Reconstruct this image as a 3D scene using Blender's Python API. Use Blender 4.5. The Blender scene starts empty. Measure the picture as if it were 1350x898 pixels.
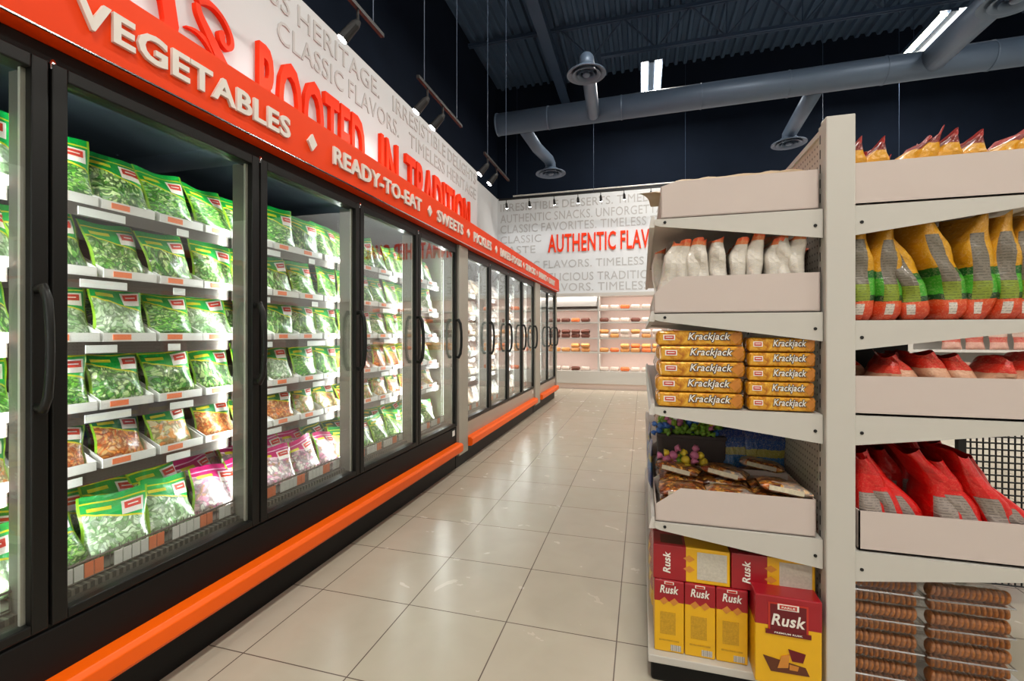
import bpy, math, random
from mathutils import Matrix, Vector
C = bpy.context.scene
col = C.collection
PI = math.pi
R = math.radians

def lin(r, g, b):
    f = lambda c: (c/255/12.92 if c/255 <= .04045 else ((c/255+.055)/1.055)**2.4)
    return (f(r), f(g), f(b), 1)

# ---------------------------------------------------------------- camera, world, exposure
cam_d = bpy.data.cameras.new('camera'); cam = bpy.data.objects.new('camera', cam_d); col.objects.link(cam)
cam.location = (0, 0, 1.27)
cam.rotation_euler = (R(90), 0, R(15.8))
cam_d.sensor_width = 36; cam_d.lens = 608/1350*36
cam_d.shift_y = -8/1350
cam_d.clip_start = .02
C.camera = cam
w = bpy.data.worlds.new('world'); C.world = w; w.use_nodes = True
w.node_tree.nodes['Background'].inputs[0].default_value = (.75, .8, .9, 1)
w.node_tree.nodes['Background'].inputs[1].default_value = .3
C.view_settings.view_transform = 'Standard'; C.view_settings.look = 'None'
C.view_settings.gamma = 1; C.view_settings.use_curve_mapping = False
C.view_settings.exposure = 0.0
C.cycles.use_denoising = True
C.cycles.max_bounces = 8; C.cycles.diffuse_bounces = 4; C.cycles.glossy_bounces = 5
C.cycles.transparent_max_bounces = 24; C.cycles.sample_clamp_indirect = 6
C.cycles.caustics_reflective = False; C.cycles.caustics_refractive = False

LUM = 108      # watts of one ceiling luminaire
LED = 9      # watts of one freezer mullion strip
SPOT = 6.5      # watts of one sign spotlight

# ---------------------------------------------------------------- helpers
class MB:
    def __init__(s): s.v = []; s.f = []; s.m = []; s.uv = None
    def add(s, vs, fs, mi=0):
        b = len(s.v); s.v += [tuple(v) for v in vs]; s.f += [tuple(b+i for i in f) for f in fs]; s.m += [mi]*len(fs); return s
    def box(s, x0, x1, y0, y1, z0, z1, mi=0):
        vs = [(x, y, z) for z in (z0, z1) for y in (y0, y1) for x in (x0, x1)]
        return s.add(vs, [(0,2,3,1),(4,5,7,6),(0,1,5,4),(2,6,7,3),(0,4,6,2),(1,3,7,5)], mi)
    def prism(s, poly, a0, a1, axis='y', mi=0):
        n = len(poly)
        def P(p, a): return (p[0], a, p[1]) if axis == 'y' else ((a, p[0], p[1]) if axis == 'x' else (p[0], p[1], a))
        vs = [P(p, a0) for p in poly]+[P(p, a1) for p in poly]
        return s.add(vs, [tuple(range(n)), tuple(range(2*n-1, n-1, -1))]+[(i, i+n, (i+1) % n+n, (i+1) % n) for i in range(n)], mi)
    def tube(s, pts, r, n=8, mi=0, sq=1.0, closed=False):
        pts = [Vector(p) for p in pts]; b = len(s.v); k = len(pts); rs = r if isinstance(r, (list, tuple)) else [r]*k
        up = None
        for i, p in enumerate(pts):
            t = (pts[min(i+1, k-1)]-pts[max(i-1, 0)]).normalized()
            if up is None:
                a = Vector((0, 0, 1)) if abs(t.z) < .9 else Vector((0, 1, 0))
                up = t.cross(a).normalized()
            up = (up-t*up.dot(t)).normalized(); sd = t.cross(up)
            for j in range(n):
                an = 2*PI*j/n; s.v.append(tuple(p+up*math.cos(an)*rs[i]*sq+sd*math.sin(an)*rs[i]))
        for i in range(k-1):
            for j in range(n):
                s.f.append((b+i*n+j, b+i*n+(j+1) % n, b+(i+1)*n+(j+1) % n, b+(i+1)*n+j)); s.m.append(mi)
        s.f.append(tuple(b+j for j in range(n-1, -1, -1))); s.m.append(mi)
        s.f.append(tuple(b+(k-1)*n+j for j in range(n))); s.m.append(mi)
        return s
    def lathe(s, prof, c=(0, 0, 0), n=24, mi=0):
        b = len(s.v)
        for r, z in prof:
            for j in range(n):
                a = 2*PI*j/n; s.v.append((c[0]+r*math.cos(a), c[1]+r*math.sin(a), c[2]+z))
        for i in range(len(prof)-1):
            for j in range(n):
                s.f.append((b+i*n+j, b+i*n+(j+1) % n, b+(i+1)*n+(j+1) % n, b+(i+1)*n+j)); s.m.append(mi)
        return s
    def mesh(s, name, mats, smooth=False):
        me = bpy.data.meshes.new(name); me.from_pydata(s.v, [], s.f)
        for m in (mats if isinstance(mats, (list, tuple)) else [mats]): me.materials.append(m)
        me.polygons.foreach_set('material_index', s.m)
        if smooth: me.polygons.foreach_set('use_smooth', [True]*len(me.polygons))
        me.update(); return me

def obj(name, data, mats=None, parent=None, smooth=False, bevel=0, world=False):
    """link data (MB or mesh) as one object; world=True: verts are in world coordinates under a translated root"""
    me = data.mesh(name, mats, smooth) if isinstance(data, MB) else data
    o = bpy.data.objects.new(name, me); col.objects.link(o)
    if parent is not None:
        o.parent = parent
        if world:
            o.location = -parent.matrix_basis.translation if parent.parent is None else (0, 0, 0)
    if bevel:
        b = o.modifiers.new('bevel', 'BEVEL'); b.width = bevel; b.segments = 2; b.limit_method = 'ANGLE'
    return o
def tag(o, label, cat, group=None):
    o['label'] = label; o['category'] = cat
    if group: o['group'] = group
    return o
def thing(name, label, cat, loc=(0, 0, 0), group=None, rot=(0, 0, 0)):
    o = bpy.data.objects.new(name, None); col.objects.link(o); o.empty_display_size = .05
    o.location = loc; o.rotation_euler = rot
    return tag(o, label, cat, group)
def struct(name, mb, m, parent=None, smooth=False):
    o = obj(name, mb, m, parent, smooth)
    if parent is None: o['kind'] = 'structure'
    return o
def part(name, mb, m, root, **k): return obj(name, mb, m, root, world=True, **k)
def dup(root, loc, rot=None, label=None, group=None, scale=None):
    r = root.copy(); col.objects.link(r); r.location = loc
    if rot is not None: r.rotation_euler = rot
    if scale is not None: r.scale = scale
    if label: r['label'] = label
    if group: r['group'] = group
    for ch in list(root.children):
        c = ch.copy(); col.objects.link(c); c.parent = r
        for g in ch.children:
            d = g.copy(); col.objects.link(d); d.parent = c
    return r
class Proto:
    """first placement uses the built thing, the following ones copy it"""
    def __init__(s, make): s.make = make; s.root = None
    def put(s, loc, rot, label, group=None, scale=None):
        if s.root is None:
            s.root = s.make(); r = s.root; r.location = loc; r.rotation_euler = rot; r['label'] = label
            if group: r['group'] = group
            if scale is not None: r.scale = scale
            return r
        return dup(s.root, loc, rot, label, group, scale or (1, 1, 1))

ORD = ['first', 'second', 'third', 'fourth', 'fifth', 'sixth', 'seventh', 'eighth', 'ninth', 'tenth', 'eleventh', 'twelfth', 'thirteenth',
       'fourteenth', 'fifteenth', 'sixteenth', 'seventeenth', 'eighteenth', 'nineteenth', 'twentieth']

# ---------------------------------------------------------------- materials
def pmat(name, c, rough=.5, metal=0, noise=0, nscale=20, spec=.5, bump=0, coat=0, alpha=1, emit=None, es=0):
    m = bpy.data.materials.new(name); m.use_nodes = True; nt = m.node_tree; p = nt.nodes['Principled BSDF']
    p.inputs['Base Color'].default_value = c; p.inputs['Roughness'].default_value = rough; p.inputs['Metallic'].default_value = metal
    p.inputs['Specular IOR Level'].default_value = spec; p.inputs['Coat Weight'].default_value = coat; p.inputs['Alpha'].default_value = alpha
    if emit: p.inputs['Emission Color'].default_value = emit; p.inputs['Emission Strength'].default_value = es
    if noise or bump:
        tc = nt.nodes.new('ShaderNodeTexCoord'); n = nt.nodes.new('ShaderNodeTexNoise'); n.inputs['Scale'].default_value = nscale; n.inputs['Detail'].default_value = 4
        nt.links.new(tc.outputs['Object'], n.inputs['Vector'])
        if noise:
            mx = nt.nodes.new('ShaderNodeMix'); mx.data_type = 'RGBA'
            mx.inputs['A'].default_value = tuple(x*(1-noise) for x in c[:3])+(1,); mx.inputs['B'].default_value = tuple(min(1, x*(1+noise)) for x in c[:3])+(1,)
            nt.links.new(n.outputs['Fac'], mx.inputs['Factor']); nt.links.new(mx.outputs['Result'], p.inputs['Base Color'])
        if bump:
            b = nt.nodes.new('ShaderNodeBump'); b.inputs['Strength'].default_value = bump; b.inputs['Distance'].default_value = .01
            nt.links.new(n.outputs['Fac'], b.inputs['Height']); nt.links.new(b.outputs['Normal'], p.inputs['Normal'])
    return m
class NG:
    """tiny node graph writer"""
    def __init__(s, m): s.nt = m.node_tree; s.p = s.nt.nodes['Principled BSDF']
    def n(s, t, **k):
        x = s.nt.nodes.new(t)
        for a, b in k.items(): setattr(x, a, b)
        return x
    def _in(s, sock, v):
        if isinstance(v, (int, float)): sock.default_value = v
        elif isinstance(v, tuple): sock.default_value = v
        else: s.nt.links.new(v, sock)
    def m(s, op, a, b=0, c=0):
        x = s.n('ShaderNodeMath', operation=op); s._in(x.inputs[0], a); s._in(x.inputs[1], b)
        if op in ('MULTIPLY_ADD', 'COMPARE', 'SMOOTH_MIN'): s._in(x.inputs[2], c)
        return x.outputs[0]
    def mix(s, f, a, b):
        x = s.n('ShaderNodeMix', data_type='RGBA'); s._in(x.inputs['Factor'], f); s._in(x.inputs['A'], a); s._in(x.inputs['B'], b); return x.outputs['Result']
    def coords(s, kind='UV'):
        t = s.n('ShaderNodeTexCoord'); q = s.n('ShaderNodeSeparateXYZ'); s.nt.links.new(t.outputs[kind], q.inputs[0]); return t.outputs[kind], q.outputs[0], q.outputs[1], q.outputs[2]
    def noise(s, vec, sc, det=3, dis=0):
        x = s.n('ShaderNodeTexNoise'); s.nt.links.new(vec, x.inputs['Vector']); x.inputs['Scale'].default_value = sc; x.inputs['Detail'].default_value = det; x.inputs['Distortion'].default_value = dis; return x.outputs['Fac']
    def voro(s, vec, sc, feat='F1'):
        x = s.n('ShaderNodeTexVoronoi', feature=feat); s.nt.links.new(vec, x.inputs['Vector']); x.inputs['Scale'].default_value = sc; return x
    def ramp(s, f, stops, interp='LINEAR'):
        x = s.n('ShaderNodeValToRGB'); r = x.color_ramp; r.interpolation = interp
        while len(r.elements) < len(stops): r.elements.new(.5)
        for e, (p, c) in zip(r.elements, stops): e.position = p; e.color = c
        s.nt.links.new(f, x.inputs[0]); return x.outputs['Color']
    def base(s, c): s._in(s.p.inputs['Base Color'], c)
    def bump(s, h, st=.3, d=.01):
        b = s.n('ShaderNodeBump'); b.inputs['Strength'].default_value = st; b.inputs['Distance'].default_value = d
        s.nt.links.new(h, b.inputs['Height']); s.nt.links.new(b.outputs['Normal'], s.p.inputs['Normal'])

WHITE = pmat('white_powder_coat', lin(212, 208, 202), .45, noise=.02, nscale=3)
GWHITE = pmat('shelf_enamel', lin(198, 195, 187), .42, noise=.03, nscale=4)
CARD = pmat('white_cardboard', lin(202, 189, 182), .75, noise=.03, nscale=6)
TRAYW = pmat('white_tray_card', lin(235, 232, 228), .6, noise=.02, nscale=6)
BLACK = pmat('black_aluminium', lin(22, 22, 20), .4, .1, spec=.3, noise=.1, nscale=8)
BLACKG = pmat('black_gloss_panel', lin(12, 12, 12), .5, noise=.25, nscale=40, spec=.25)
RUBBER = pmat('black_rubber', lin(12, 12, 12), .6, noise=.1)
INNER = pmat('freezer_liner', lin(42, 50, 58), .5, noise=.08, nscale=3)
MULL = pmat('mullion_grey', lin(96, 94, 86), .4, .2, noise=.06)
LIP = pmat('shelf_steel', lin(112, 104, 98), .3, .7, noise=.1, nscale=10)
CHROME = pmat('chrome', (.8, .8, .8, 1), .15, 1, noise=.03)
RED = pmat('orange_red_fascia', lin(234, 62, 0), .5, noise=.06, nscale=1.2, spec=.18)
ORANGE = pmat('orange_bumper', lin(255, 98, 0), .42, noise=.04, nscale=3, spec=.35)
SIGNW = pmat('sign_white', lin(222, 214, 205), .5, noise=.02)
SIGNR = pmat('sign_red', lin(236, 54, 6), .6, spec=.2, noise=.04)
GREYT = pmat('grey_paint', lin(182, 180, 179), .6, noise=.03)
STEEL = pmat('beige_stainless', lin(176, 160, 146), .28, .35, noise=.05, nscale=5)
PANEL = pmat('grey_end_panel', lin(168, 164, 152), .4, .2, noise=.04)
NAVY = pmat('navy_paint', lin(30, 40, 58), .6, noise=.15, nscale=1)
DUCT = pmat('grey_duct_metal', lin(84, 100, 120), .45, .25, noise=.08, nscale=3)
DARKST = pmat('dark_painted_steel', lin(52, 70, 94), .5, .1, noise=.1, nscale=3)
TUBE = pmat('lit_fluorescent', (1, 1, 1, 1), .5, emit=(1, .9, .72, 1), es=40, noise=.01)
LEDM = pmat('lit_led_strip', (1, 1, 1, 1), .5, emit=(.9, 1, .97, 1), es=2, noise=.01)
BULB = pmat('lit_spot_lens', (1, 1, 1, 1), .5, emit=(1, .97, .92, 1), es=60, noise=.01)
KRAFT = pmat('kraft_paper', lin(176, 150, 118), .6, noise=.12, nscale=12, bump=.4)
PAPER = pmat('paper_tag', lin(232, 232, 228), .6, noise=.03)
OLAB = pmat('orange_price_label', lin(244, 132, 84), .6, noise=.05)

def glass_mat(name='door_glass', amt=.9, base=.065, tint=(.97, .985, .975, 1), rough=.01):
    m = bpy.data.materials.new(name); m.use_nodes = True; nt = m.node_tree; nt.nodes.clear()
    o = nt.nodes.new('ShaderNodeOutputMaterial'); mx = nt.nodes.new('ShaderNodeMixShader')
    t = nt.nodes.new('ShaderNodeBsdfTransparent'); t.inputs[0].default_value = tint
    g = nt.nodes.new('ShaderNodeBsdfGlossy'); g.inputs['Roughness'].default_value = rough
    f = nt.nodes.new('ShaderNodeLayerWeight'); f.inputs['Blend'].default_value = .5
    w5 = nt.nodes.new('ShaderNodeMath'); w5.operation = 'POWER'; w5.inputs[1].default_value = 3
    q = nt.nodes.new('ShaderNodeMath'); q.operation = 'MULTIPLY_ADD'; q.inputs[1].default_value = amt; q.inputs[2].default_value = base; q.use_clamp = True
    nt.links.new(f.outputs['Facing'], w5.inputs[0]); nt.links.new(w5.outputs[0], q.inputs[0]); nt.links.new(q.outputs[0], mx.inputs[0])
    nt.links.new(t.outputs[0], mx.inputs[1]); nt.links.new(g.outputs[0], mx.inputs[2]); nt.links.new(mx.outputs[0], o.inputs[0]); return m
GLASS = glass_mat()
CLEAR = glass_mat('clear_plastic', .6, .07, (.96, .95, .94, 1), .12)

def floor_mat():
    m = pmat('floor_tiles', (1, 1, 1, 1), .3, spec=.5); g = NG(m); vec, x, y, z = g.coords('Object')
    T = .476
    fx = g.m('ADD', g.m('DIVIDE', x, T), .103/T+100); fy = g.m('ADD', g.m('DIVIDE', y, T), -1.953/T+100)
    cx, cy = g.m('FRACT', fx), g.m('FRACT', fy)
    ex = g.m('MINIMUM', cx, g.m('SUBTRACT', 1, cx)); ey = g.m('MINIMUM', cy, g.m('SUBTRACT', 1, cy))
    grout = g.m('LESS_THAN', g.m('MINIMUM', ex, ey), .0052)
    idn = g.n('ShaderNodeCombineXYZ'); g._in(idn.inputs[0], g.m('FLOOR', fx)); g._in(idn.inputs[1], g.m('FLOOR', fy))
    wn = g.n('ShaderNodeTexWhiteNoise'); g.nt.links.new(idn.outputs[0], wn.inputs['Vector'])
    nz = g.noise(vec, 6, 5, .6); nz2 = g.noise(vec, 1.1, 3)
    c = g.mix(nz, lin(178, 168, 150), lin(194, 184, 168))
    c = g.mix(g.m('MULTIPLY', wn.outputs['Value'], .35), c, lin(174, 170, 146))
    c = g.mix(g.m('MULTIPLY', nz2, .25), c, lin(170, 156, 136))
    g.base(g.mix(grout, c, lin(96, 84, 74)))
    g._in(g.p.inputs['Roughness'], g.m('MULTIPLY_ADD', nz, .05, .24)); g.bump(g.m('SUBTRACT', 1, grout), .3, .002)
    return m
FLOOR = floor_mat()

def wall_mat():     # white paint up to 4.76 m, navy paint above
    m = pmat('two_tone_wall_paint', (1, 1, 1, 1), .8, spec=.08); g = NG(m); vec, x, y, z = g.coords('Object')
    nz = g.noise(vec, 2, 3)
    g.base(g.mix(g.m('GREATER_THAN', z, 4.76), g.mix(nz, lin(210, 212, 214), lin(220, 222, 224)), g.mix(nz, lin(15, 22, 34), lin(22, 31, 46)))); return m
WALL = wall_mat()
SIGNWALL = pmat('sign_wall_paint', lin(198, 200, 202), .6, noise=.02, nscale=2)

def peg_mat():
    m = pmat('pegboard', (1, 1, 1, 1), .5); g = NG(m); vec, x, y, z = g.coords('Object')
    s = .0254
    a = g.m('SUBTRACT', g.m('FRACT', g.m('ADD', g.m('DIVIDE', y, s), 100)), .5); b = g.m('SUBTRACT', g.m('FRACT', g.m('DIVIDE', z, s)), .5)
    d = g.m('SQRT', g.m('ADD', g.m('MULTIPLY', a, a), g.m('MULTIPLY', b, b)))
    g.base(g.mix(g.m('LESS_THAN', d, .17), lin(208, 198, 186), lin(90, 78, 70))); return m
PEG = peg_mat()

def deck_mat():
    return pmat('navy_deck', lin(66, 86, 110), .6, .0, spec=.2, noise=.15, nscale=1.5)
DECK = deck_mat()

def produce_mat(name, cols, film=(0, 172, 66), scale=16, edge=(222, 214, 40), base_line=.6, stretch=(1, 1, 1), painted_glare=.22, clear=False, space='UV'):
    """printed film pouch: coloured film on top along a slanting edge, contents showing through below"""
    m = pmat(name, (1, 1, 1, 1), .28, spec=.5, coat=.25); g = NG(m); vec, u, v, z = g.coords(space)
    mp = g.n('ShaderNodeMapping'); g.nt.links.new(vec, mp.inputs['Vector']); mp.inputs['Scale'].default_value = stretch; mp.inputs['Rotation'].default_value = (0, 0, .6)
    ob = g.n('ShaderNodeObjectInfo'); ad = g.n('ShaderNodeVectorMath', operation='ADD'); g.nt.links.new(mp.outputs[0], ad.inputs[0])
    rv = g.n('ShaderNodeCombineXYZ'); g._in(rv.inputs[0], g.m('MULTIPLY', ob.outputs['Random'], 40)); g._in(rv.inputs[1], g.m('MULTIPLY', ob.outputs['Random'], 17)); g.nt.links.new(rv.outputs[0], ad.inputs[1])
    nv = g.n('ShaderNodeTexNoise'); g.nt.links.new(ad.outputs[0], nv.inputs['Vector']); nv.inputs['Scale'].default_value = 3.0 if space == 'UV' else 30
    dv = g.n('ShaderNodeVectorMath', operation='MULTIPLY_ADD'); g.nt.links.new(nv.outputs['Color'], dv.inputs[0]); dv.inputs[1].default_value = (.5,)*3 if space == 'UV' else (.03,)*3; g.nt.links.new(ad.outputs[0], dv.inputs[2])
    vo = g.voro(dv.outputs[0], scale); vo2 = g.voro(dv.outputs[0], scale*1.9)
    k = len(cols); stops = [(i/(k-1)*.9, lin(*c)) for i, c in enumerate(cols)]
    cs = g.n('ShaderNodeSeparateColor'); g.nt.links.new(vo.outputs['Color'], cs.inputs[0])
    c = g.ramp(cs.outputs[0], stops)
    c = g.mix(g.m('MULTIPLY', g.m('GREATER_THAN', vo.outputs['Distance'], .52), .75), c, tuple(x*.35 for x in lin(*cols[0])[:3])+(1,))
    c = g.mix(g.m('MULTIPLY', g.m('LESS_THAN', vo2.outputs['Distance'], .2), painted_glare), c, lin(246, 252, 240))
    hz = g.noise(ad.outputs[0], 5, 3, 1.5)
    c = g.mix(g.m('MULTIPLY', g.m('GREATER_THAN', hz, .6), painted_glare), c, lin(240, 246, 240))  # white plastic glare painted into the pouch colour, in spots and patches
    if not clear:
        line = g.m('ADD', g.m('MULTIPLY_ADD', u, -.24, base_line+.1), g.m('MULTIPLY', g.noise(vec, 4, 1), .06))
        dlt = g.m('SUBTRACT', v, line)
        c = g.mix(g.m('GREATER_THAN', dlt, 0), c, lin(*film))
        c = g.mix(g.m('LESS_THAN', g.m('ABSOLUTE', dlt), .014), c, lin(*edge))
        c = g.mix(g.m('LESS_THAN', g.m('ABSOLUTE', g.m('SUBTRACT', v, .885)), .013), c, lin(*edge))
        eu = g.m('MINIMUM', u, g.m('SUBTRACT', 1, u))
        c = g.mix(g.m('LESS_THAN', eu, .035), c, lin(150, 200, 40))
    g.base(c); g.bump(hz, .35, .01)
    return m
GREENS = [(40, 122, 20), (90, 180, 44), (150, 214, 84), (64, 150, 28), (200, 232, 150)]
VEG = [produce_mat('green_bean_pouch', GREENS, scale=12, stretch=(1, 2.2, 1)),
       produce_mat('chopped_okra_pouch', [(60, 120, 40), (120, 180, 70), (214, 230, 170), (80, 150, 60)], scale=15),
       produce_mat('leafy_green_pouch', [(40, 100, 34), (80, 150, 50), (120, 190, 80), (200, 220, 150)], film=(0, 160, 60), scale=9, stretch=(2, 1, 1)),
       produce_mat('pale_gourd_pouch', [(150, 190, 130), (204, 222, 186), (110, 168, 90), (232, 240, 220)], film=(10, 176, 80), scale=13)]
ORG = [produce_mat('orange_chunk_pouch', [(236, 110, 40), (240, 150, 70), (222, 176, 112), (200, 90, 40)], film=(30, 120, 60), scale=13, painted_glare=.2),
       produce_mat('mixed_snack_pouch', [(222, 190, 130), (236, 140, 70), (150, 180, 80), (230, 210, 170)], film=(36, 140, 70), scale=9, painted_glare=.3)]
PINK = produce_mat('pink_frozen_pouch', [(236, 214, 220), (220, 120, 160), (246, 240, 236), (196, 150, 120)], film=(206, 32, 112), scale=10, edge=(250, 200, 220), base_line=.68)
PALE = [produce_mat('pale_packet_a', [(236, 226, 220), (220, 196, 190), (250, 246, 240), (206, 150, 140)], film=(236, 220, 216), scale=7, clear=True),
        produce_mat('pale_packet_b', [(232, 236, 232), (200, 214, 206), (250, 250, 246), (150, 186, 170)], scale=7, clear=True),
        produce_mat('tan_packet', [(226, 196, 160), (240, 224, 200), (206, 150, 110), (250, 244, 236)], scale=7, clear=True)]
LOGO = [pmat('logo_frame_white', lin(248, 240, 232), .4, noise=.02), pmat('logo_red', lin(226, 62, 40), .4, noise=.05), pmat('film_name_yellow', lin(222, 210, 50), .4, noise=.05)]

# ---------------------------------------------------------------- text
def text_mesh(s, wd, ht, depth=.004, mat=None, bold=.0, shear=0, name='lettering'):
    cu = bpy.data.curves.new('t', 'FONT'); cu.body = s; cu.size = 1; cu.offset = bold; cu.shear = shear; cu.resolution_u = 3; cu.space_character = 1.06
    o = bpy.data.objects.new('t', cu); col.objects.link(o)
    me = bpy.data.meshes.new_from_object(o.evaluated_get(bpy.context.evaluated_depsgraph_get()))
    bpy.data.objects.remove(o); bpy.data.curves.remove(cu)
    xs = [v.co.x for v in me.vertices]; ys = [v.co.y for v in me.vertices]
    x0, x1, y0, y1 = min(xs), max(xs), min(ys), max(ys)
    sx, sy = wd/(x1-x0), ht/(y1-y0)
    nv = len(me.vertices); co = [((v.co.x-x0)*sx, (v.co.y-y0)*sy) for v in me.vertices]; fs = [tuple(p.vertices) for p in me.polygons]
    from collections import Counter
    cnt = Counter()
    for f in fs:
        for i in range(len(f)): cnt[(f[i], f[(i+1) % len(f)])] += 1
    m = MB(); m.v = [(a, b, depth) for a, b in co]+[(a, b, 0) for a, b in co]
    m.f = list(fs)+[(a, a+nv, b+nv, b) for (a, b) in cnt if (b, a) not in cnt]; m.m = [0]*len(m.f)
    bpy.data.meshes.remove(me)
    return m.mesh(name, mat)
FACE_X = (R(90), 0, R(90))     # lettering that faces +X and reads along +Y
FACE_Y = (R(90), 0, 0)         # lettering that faces the camera side (-Y)
def letter(s, loc, wd, ht, mat, rot, parent=None, depth=.004, bold=.02, shear=0, name='lettering'):
    o = obj(name, text_mesh(s, wd, ht, depth, mat, bold, shear, name), parent=parent)
    off = parent.location if parent is not None else Vector((0, 0, 0))
    o.location = Vector(loc)-off; o.rotation_euler = rot; return o

# ================================================================ SETTING
X0, X1, Y0, Y1, ZC = -3.6, 9.0, -5.0, 11.35, 7.6
struct('floor', MB().box(X0, X1, Y0, Y1, -.1, 0), FLOOR)
struct('wall_back', MB().box(X0-.2, X1+.2, Y1, Y1+.2, 0, ZC+.2), WALL)
struct('wall_left', MB().box(X0-.2, X0, Y0, Y1, 0, ZC+.2), WALL)
struct('wall_right', MB().box(X1, X1+.2, Y0, Y1, 0, ZC+.2), WALL)
struct('wall_front', MB().box(X0-.2, X1+.2, Y0-.2, Y0, 0, ZC+.2), WALL)
# corrugated roof deck, flutes running along the aisle
mb = MB(); prof = []; x = X0-.2
while x < X1+.2:
    prof += [(x, ZC), (x+.09, ZC), (x+.115, ZC-.07), (x+.175, ZC-.07)]; x += .2
n = len(prof); vs = [(a, Y0-.2, b) for a, b in prof]+[(a, Y1+.2, b) for a, b in prof]
mb.add(vs, [(i, i+1, i+1+n, i+n) for i in range(n-1)])
mb.box(X0-.2, X1+.2, Y0-.2, Y1+.2, ZC+.005, ZC+.1)
struct('ceiling', mb, DECK)
# sign bulkhead standing above the first freezers
struct('wall_bulkhead', MB().box(-3.58, -2.0, -2.0, 5.46, 2.3, 3.31), SIGNWALL)

# girder, joists
g = MB(); bx0, bx1 = -1.93, -1.72
g.box(bx0, bx1, Y0, Y1, 6.98, 7.01).box(bx0, bx1, Y0, Y1, 7.49, 7.52).box(-1.84, -1.81, Y0, Y1, 7.0, 7.5)
struct('trim_1', g, DARKST)
for k, yy in enumerate((9.3, 7.3, 5.3)):
    t = thing('ceiling_joist', ['dark open-web steel joist farthest from the camera under the roof deck', 'dark open-web steel joist in the middle of the three',
              'dark open-web steel joist nearest the camera'][k], 'joist', (3, yy, 6.8), 'roof joists')
    part('bottom_chord', MB().box(-.8, X1, yy-.045, yy-.01, 6.76, 6.82).box(-.8, X1, yy+.01, yy+.045, 6.76, 6.82), DARKST, t)
    part('top_chord', MB().box(X0, X1, yy-.05, yy-.01, 7.44, 7.5).box(X0, X1, yy+.01, yy+.05, 7.44, 7.5), DARKST, t)
    wb = MB(); xx = -1.6; up = True
    while xx < X1-.6:
        a, b = (7.46, 6.79) if up else (6.79, 7.46)
        wb.tube([(xx, yy, a), (xx+.62, yy, b)], .016, 6); 
        if up and xx > -1: wb.tube([(xx+.62, yy, 6.79), (xx+.62, yy, 7.46)], .01, 5)
        xx += .62; up = not up
    part('web', wb, DARKST, t)

# ================================================================ DUCTS, CEILING LIGHTS
t = thing('air_duct', 'long grey round air duct crossing under the roof deck', 'duct', (1, 8, 5.1))
part('main_duct', MB().tube([(-2.52, 8, 5.08), (X1-.02, 8, 5.2)], .19, 28), DUCT, t, smooth=True)
for q in range(9):
    xx = -1.6+q*1.25; zz = 5.08+(xx+2.52)/11.52*.12
    part('duct_seam', MB().tube([(xx, 8, zz), (xx+.02, 8, zz)], .197, 28), DUCT, t)
part('duct_end_cap', MB().tube([(-2.54, 8, 5.08), (-2.51, 8, 5.08)], .197, 28), DUCT, t)
for (p, r) in (([( -2.05, 8.1, 4.98), (-2.0, 8.9, 4.95), (-1.89, 9.5, 4.93), (-1.886, 9.68, 4.9), (-1.886, 9.7, 4.77)], .11),
               ([(-.80, 7.9, 5.0), (-.76, 7.0, 5.0), (-.73, 6.4, 4.98), (-.722, 6.22, 4.95), (-.722, 6.2, 4.82)], .1),
               ([(2.55, 8.1, 5.03), (2.6, 8.9, 5.03), (2.63, 9.5, 5.02), (2.632, 9.68, 5.0), (2.632, 9.7, 4.9)], .12),
               ([(3.95, 7.9, 5.16), (3.95, 6.9, 5.16), (3.95, 5.0, 5.16), (3.95, 2.0, 5.16)], .17)):
    part('branch_duct', MB().tube(p, r, 20), DUCT, t, smooth=True)
def diffuser(x, y, z, r, lab):
    d = thing('ceiling_diffuser', lab, 'air vent', (x, y, z), 'round air diffusers')
    part('outer_cone', MB().lathe([(r, -.0), (r*.98, .015), (r*.55, .06), (r*.5, .1), (r*.47, .1), (r*.5, .05), (r*.92, .0), (r, 0)], (x, y, z), 36), DUCT, d, smooth=True)
    for q, k in enumerate((.72, .45)):
        part('inner_cone', MB().lathe([(r*k, -.01-.01*q), (r*k*.97, 0), (r*k*.55, .045), (r*k*.5, .045), (r*k*.93, -.012), (r*k, -.01-.01*q)], (x, y, z), 32), DUCT, d, smooth=True)
    part('centre_disc', MB().lathe([(0, -.02), (r*.16, -.02), (r*.2, 0), (r*.1, .04), (0, .04)], (x, y, z), 20), DUCT, d, smooth=True)
diffuser(-.722, 6.2, 4.74, .26, 'round grey air diffuser nearest the camera, hanging left of the lit tube light')
diffuser(-1.886, 9.7, 4.7, .32, 'round grey air diffuser low at the left end of the duct')
diffuser(2.632, 9.7, 4.83, .30, 'round grey air diffuser just above the pegboard of the white shelving')
diffuser(3.406, 5.5, 4.44, .28, 'round grey air diffuser cut by the top right corner')
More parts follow.
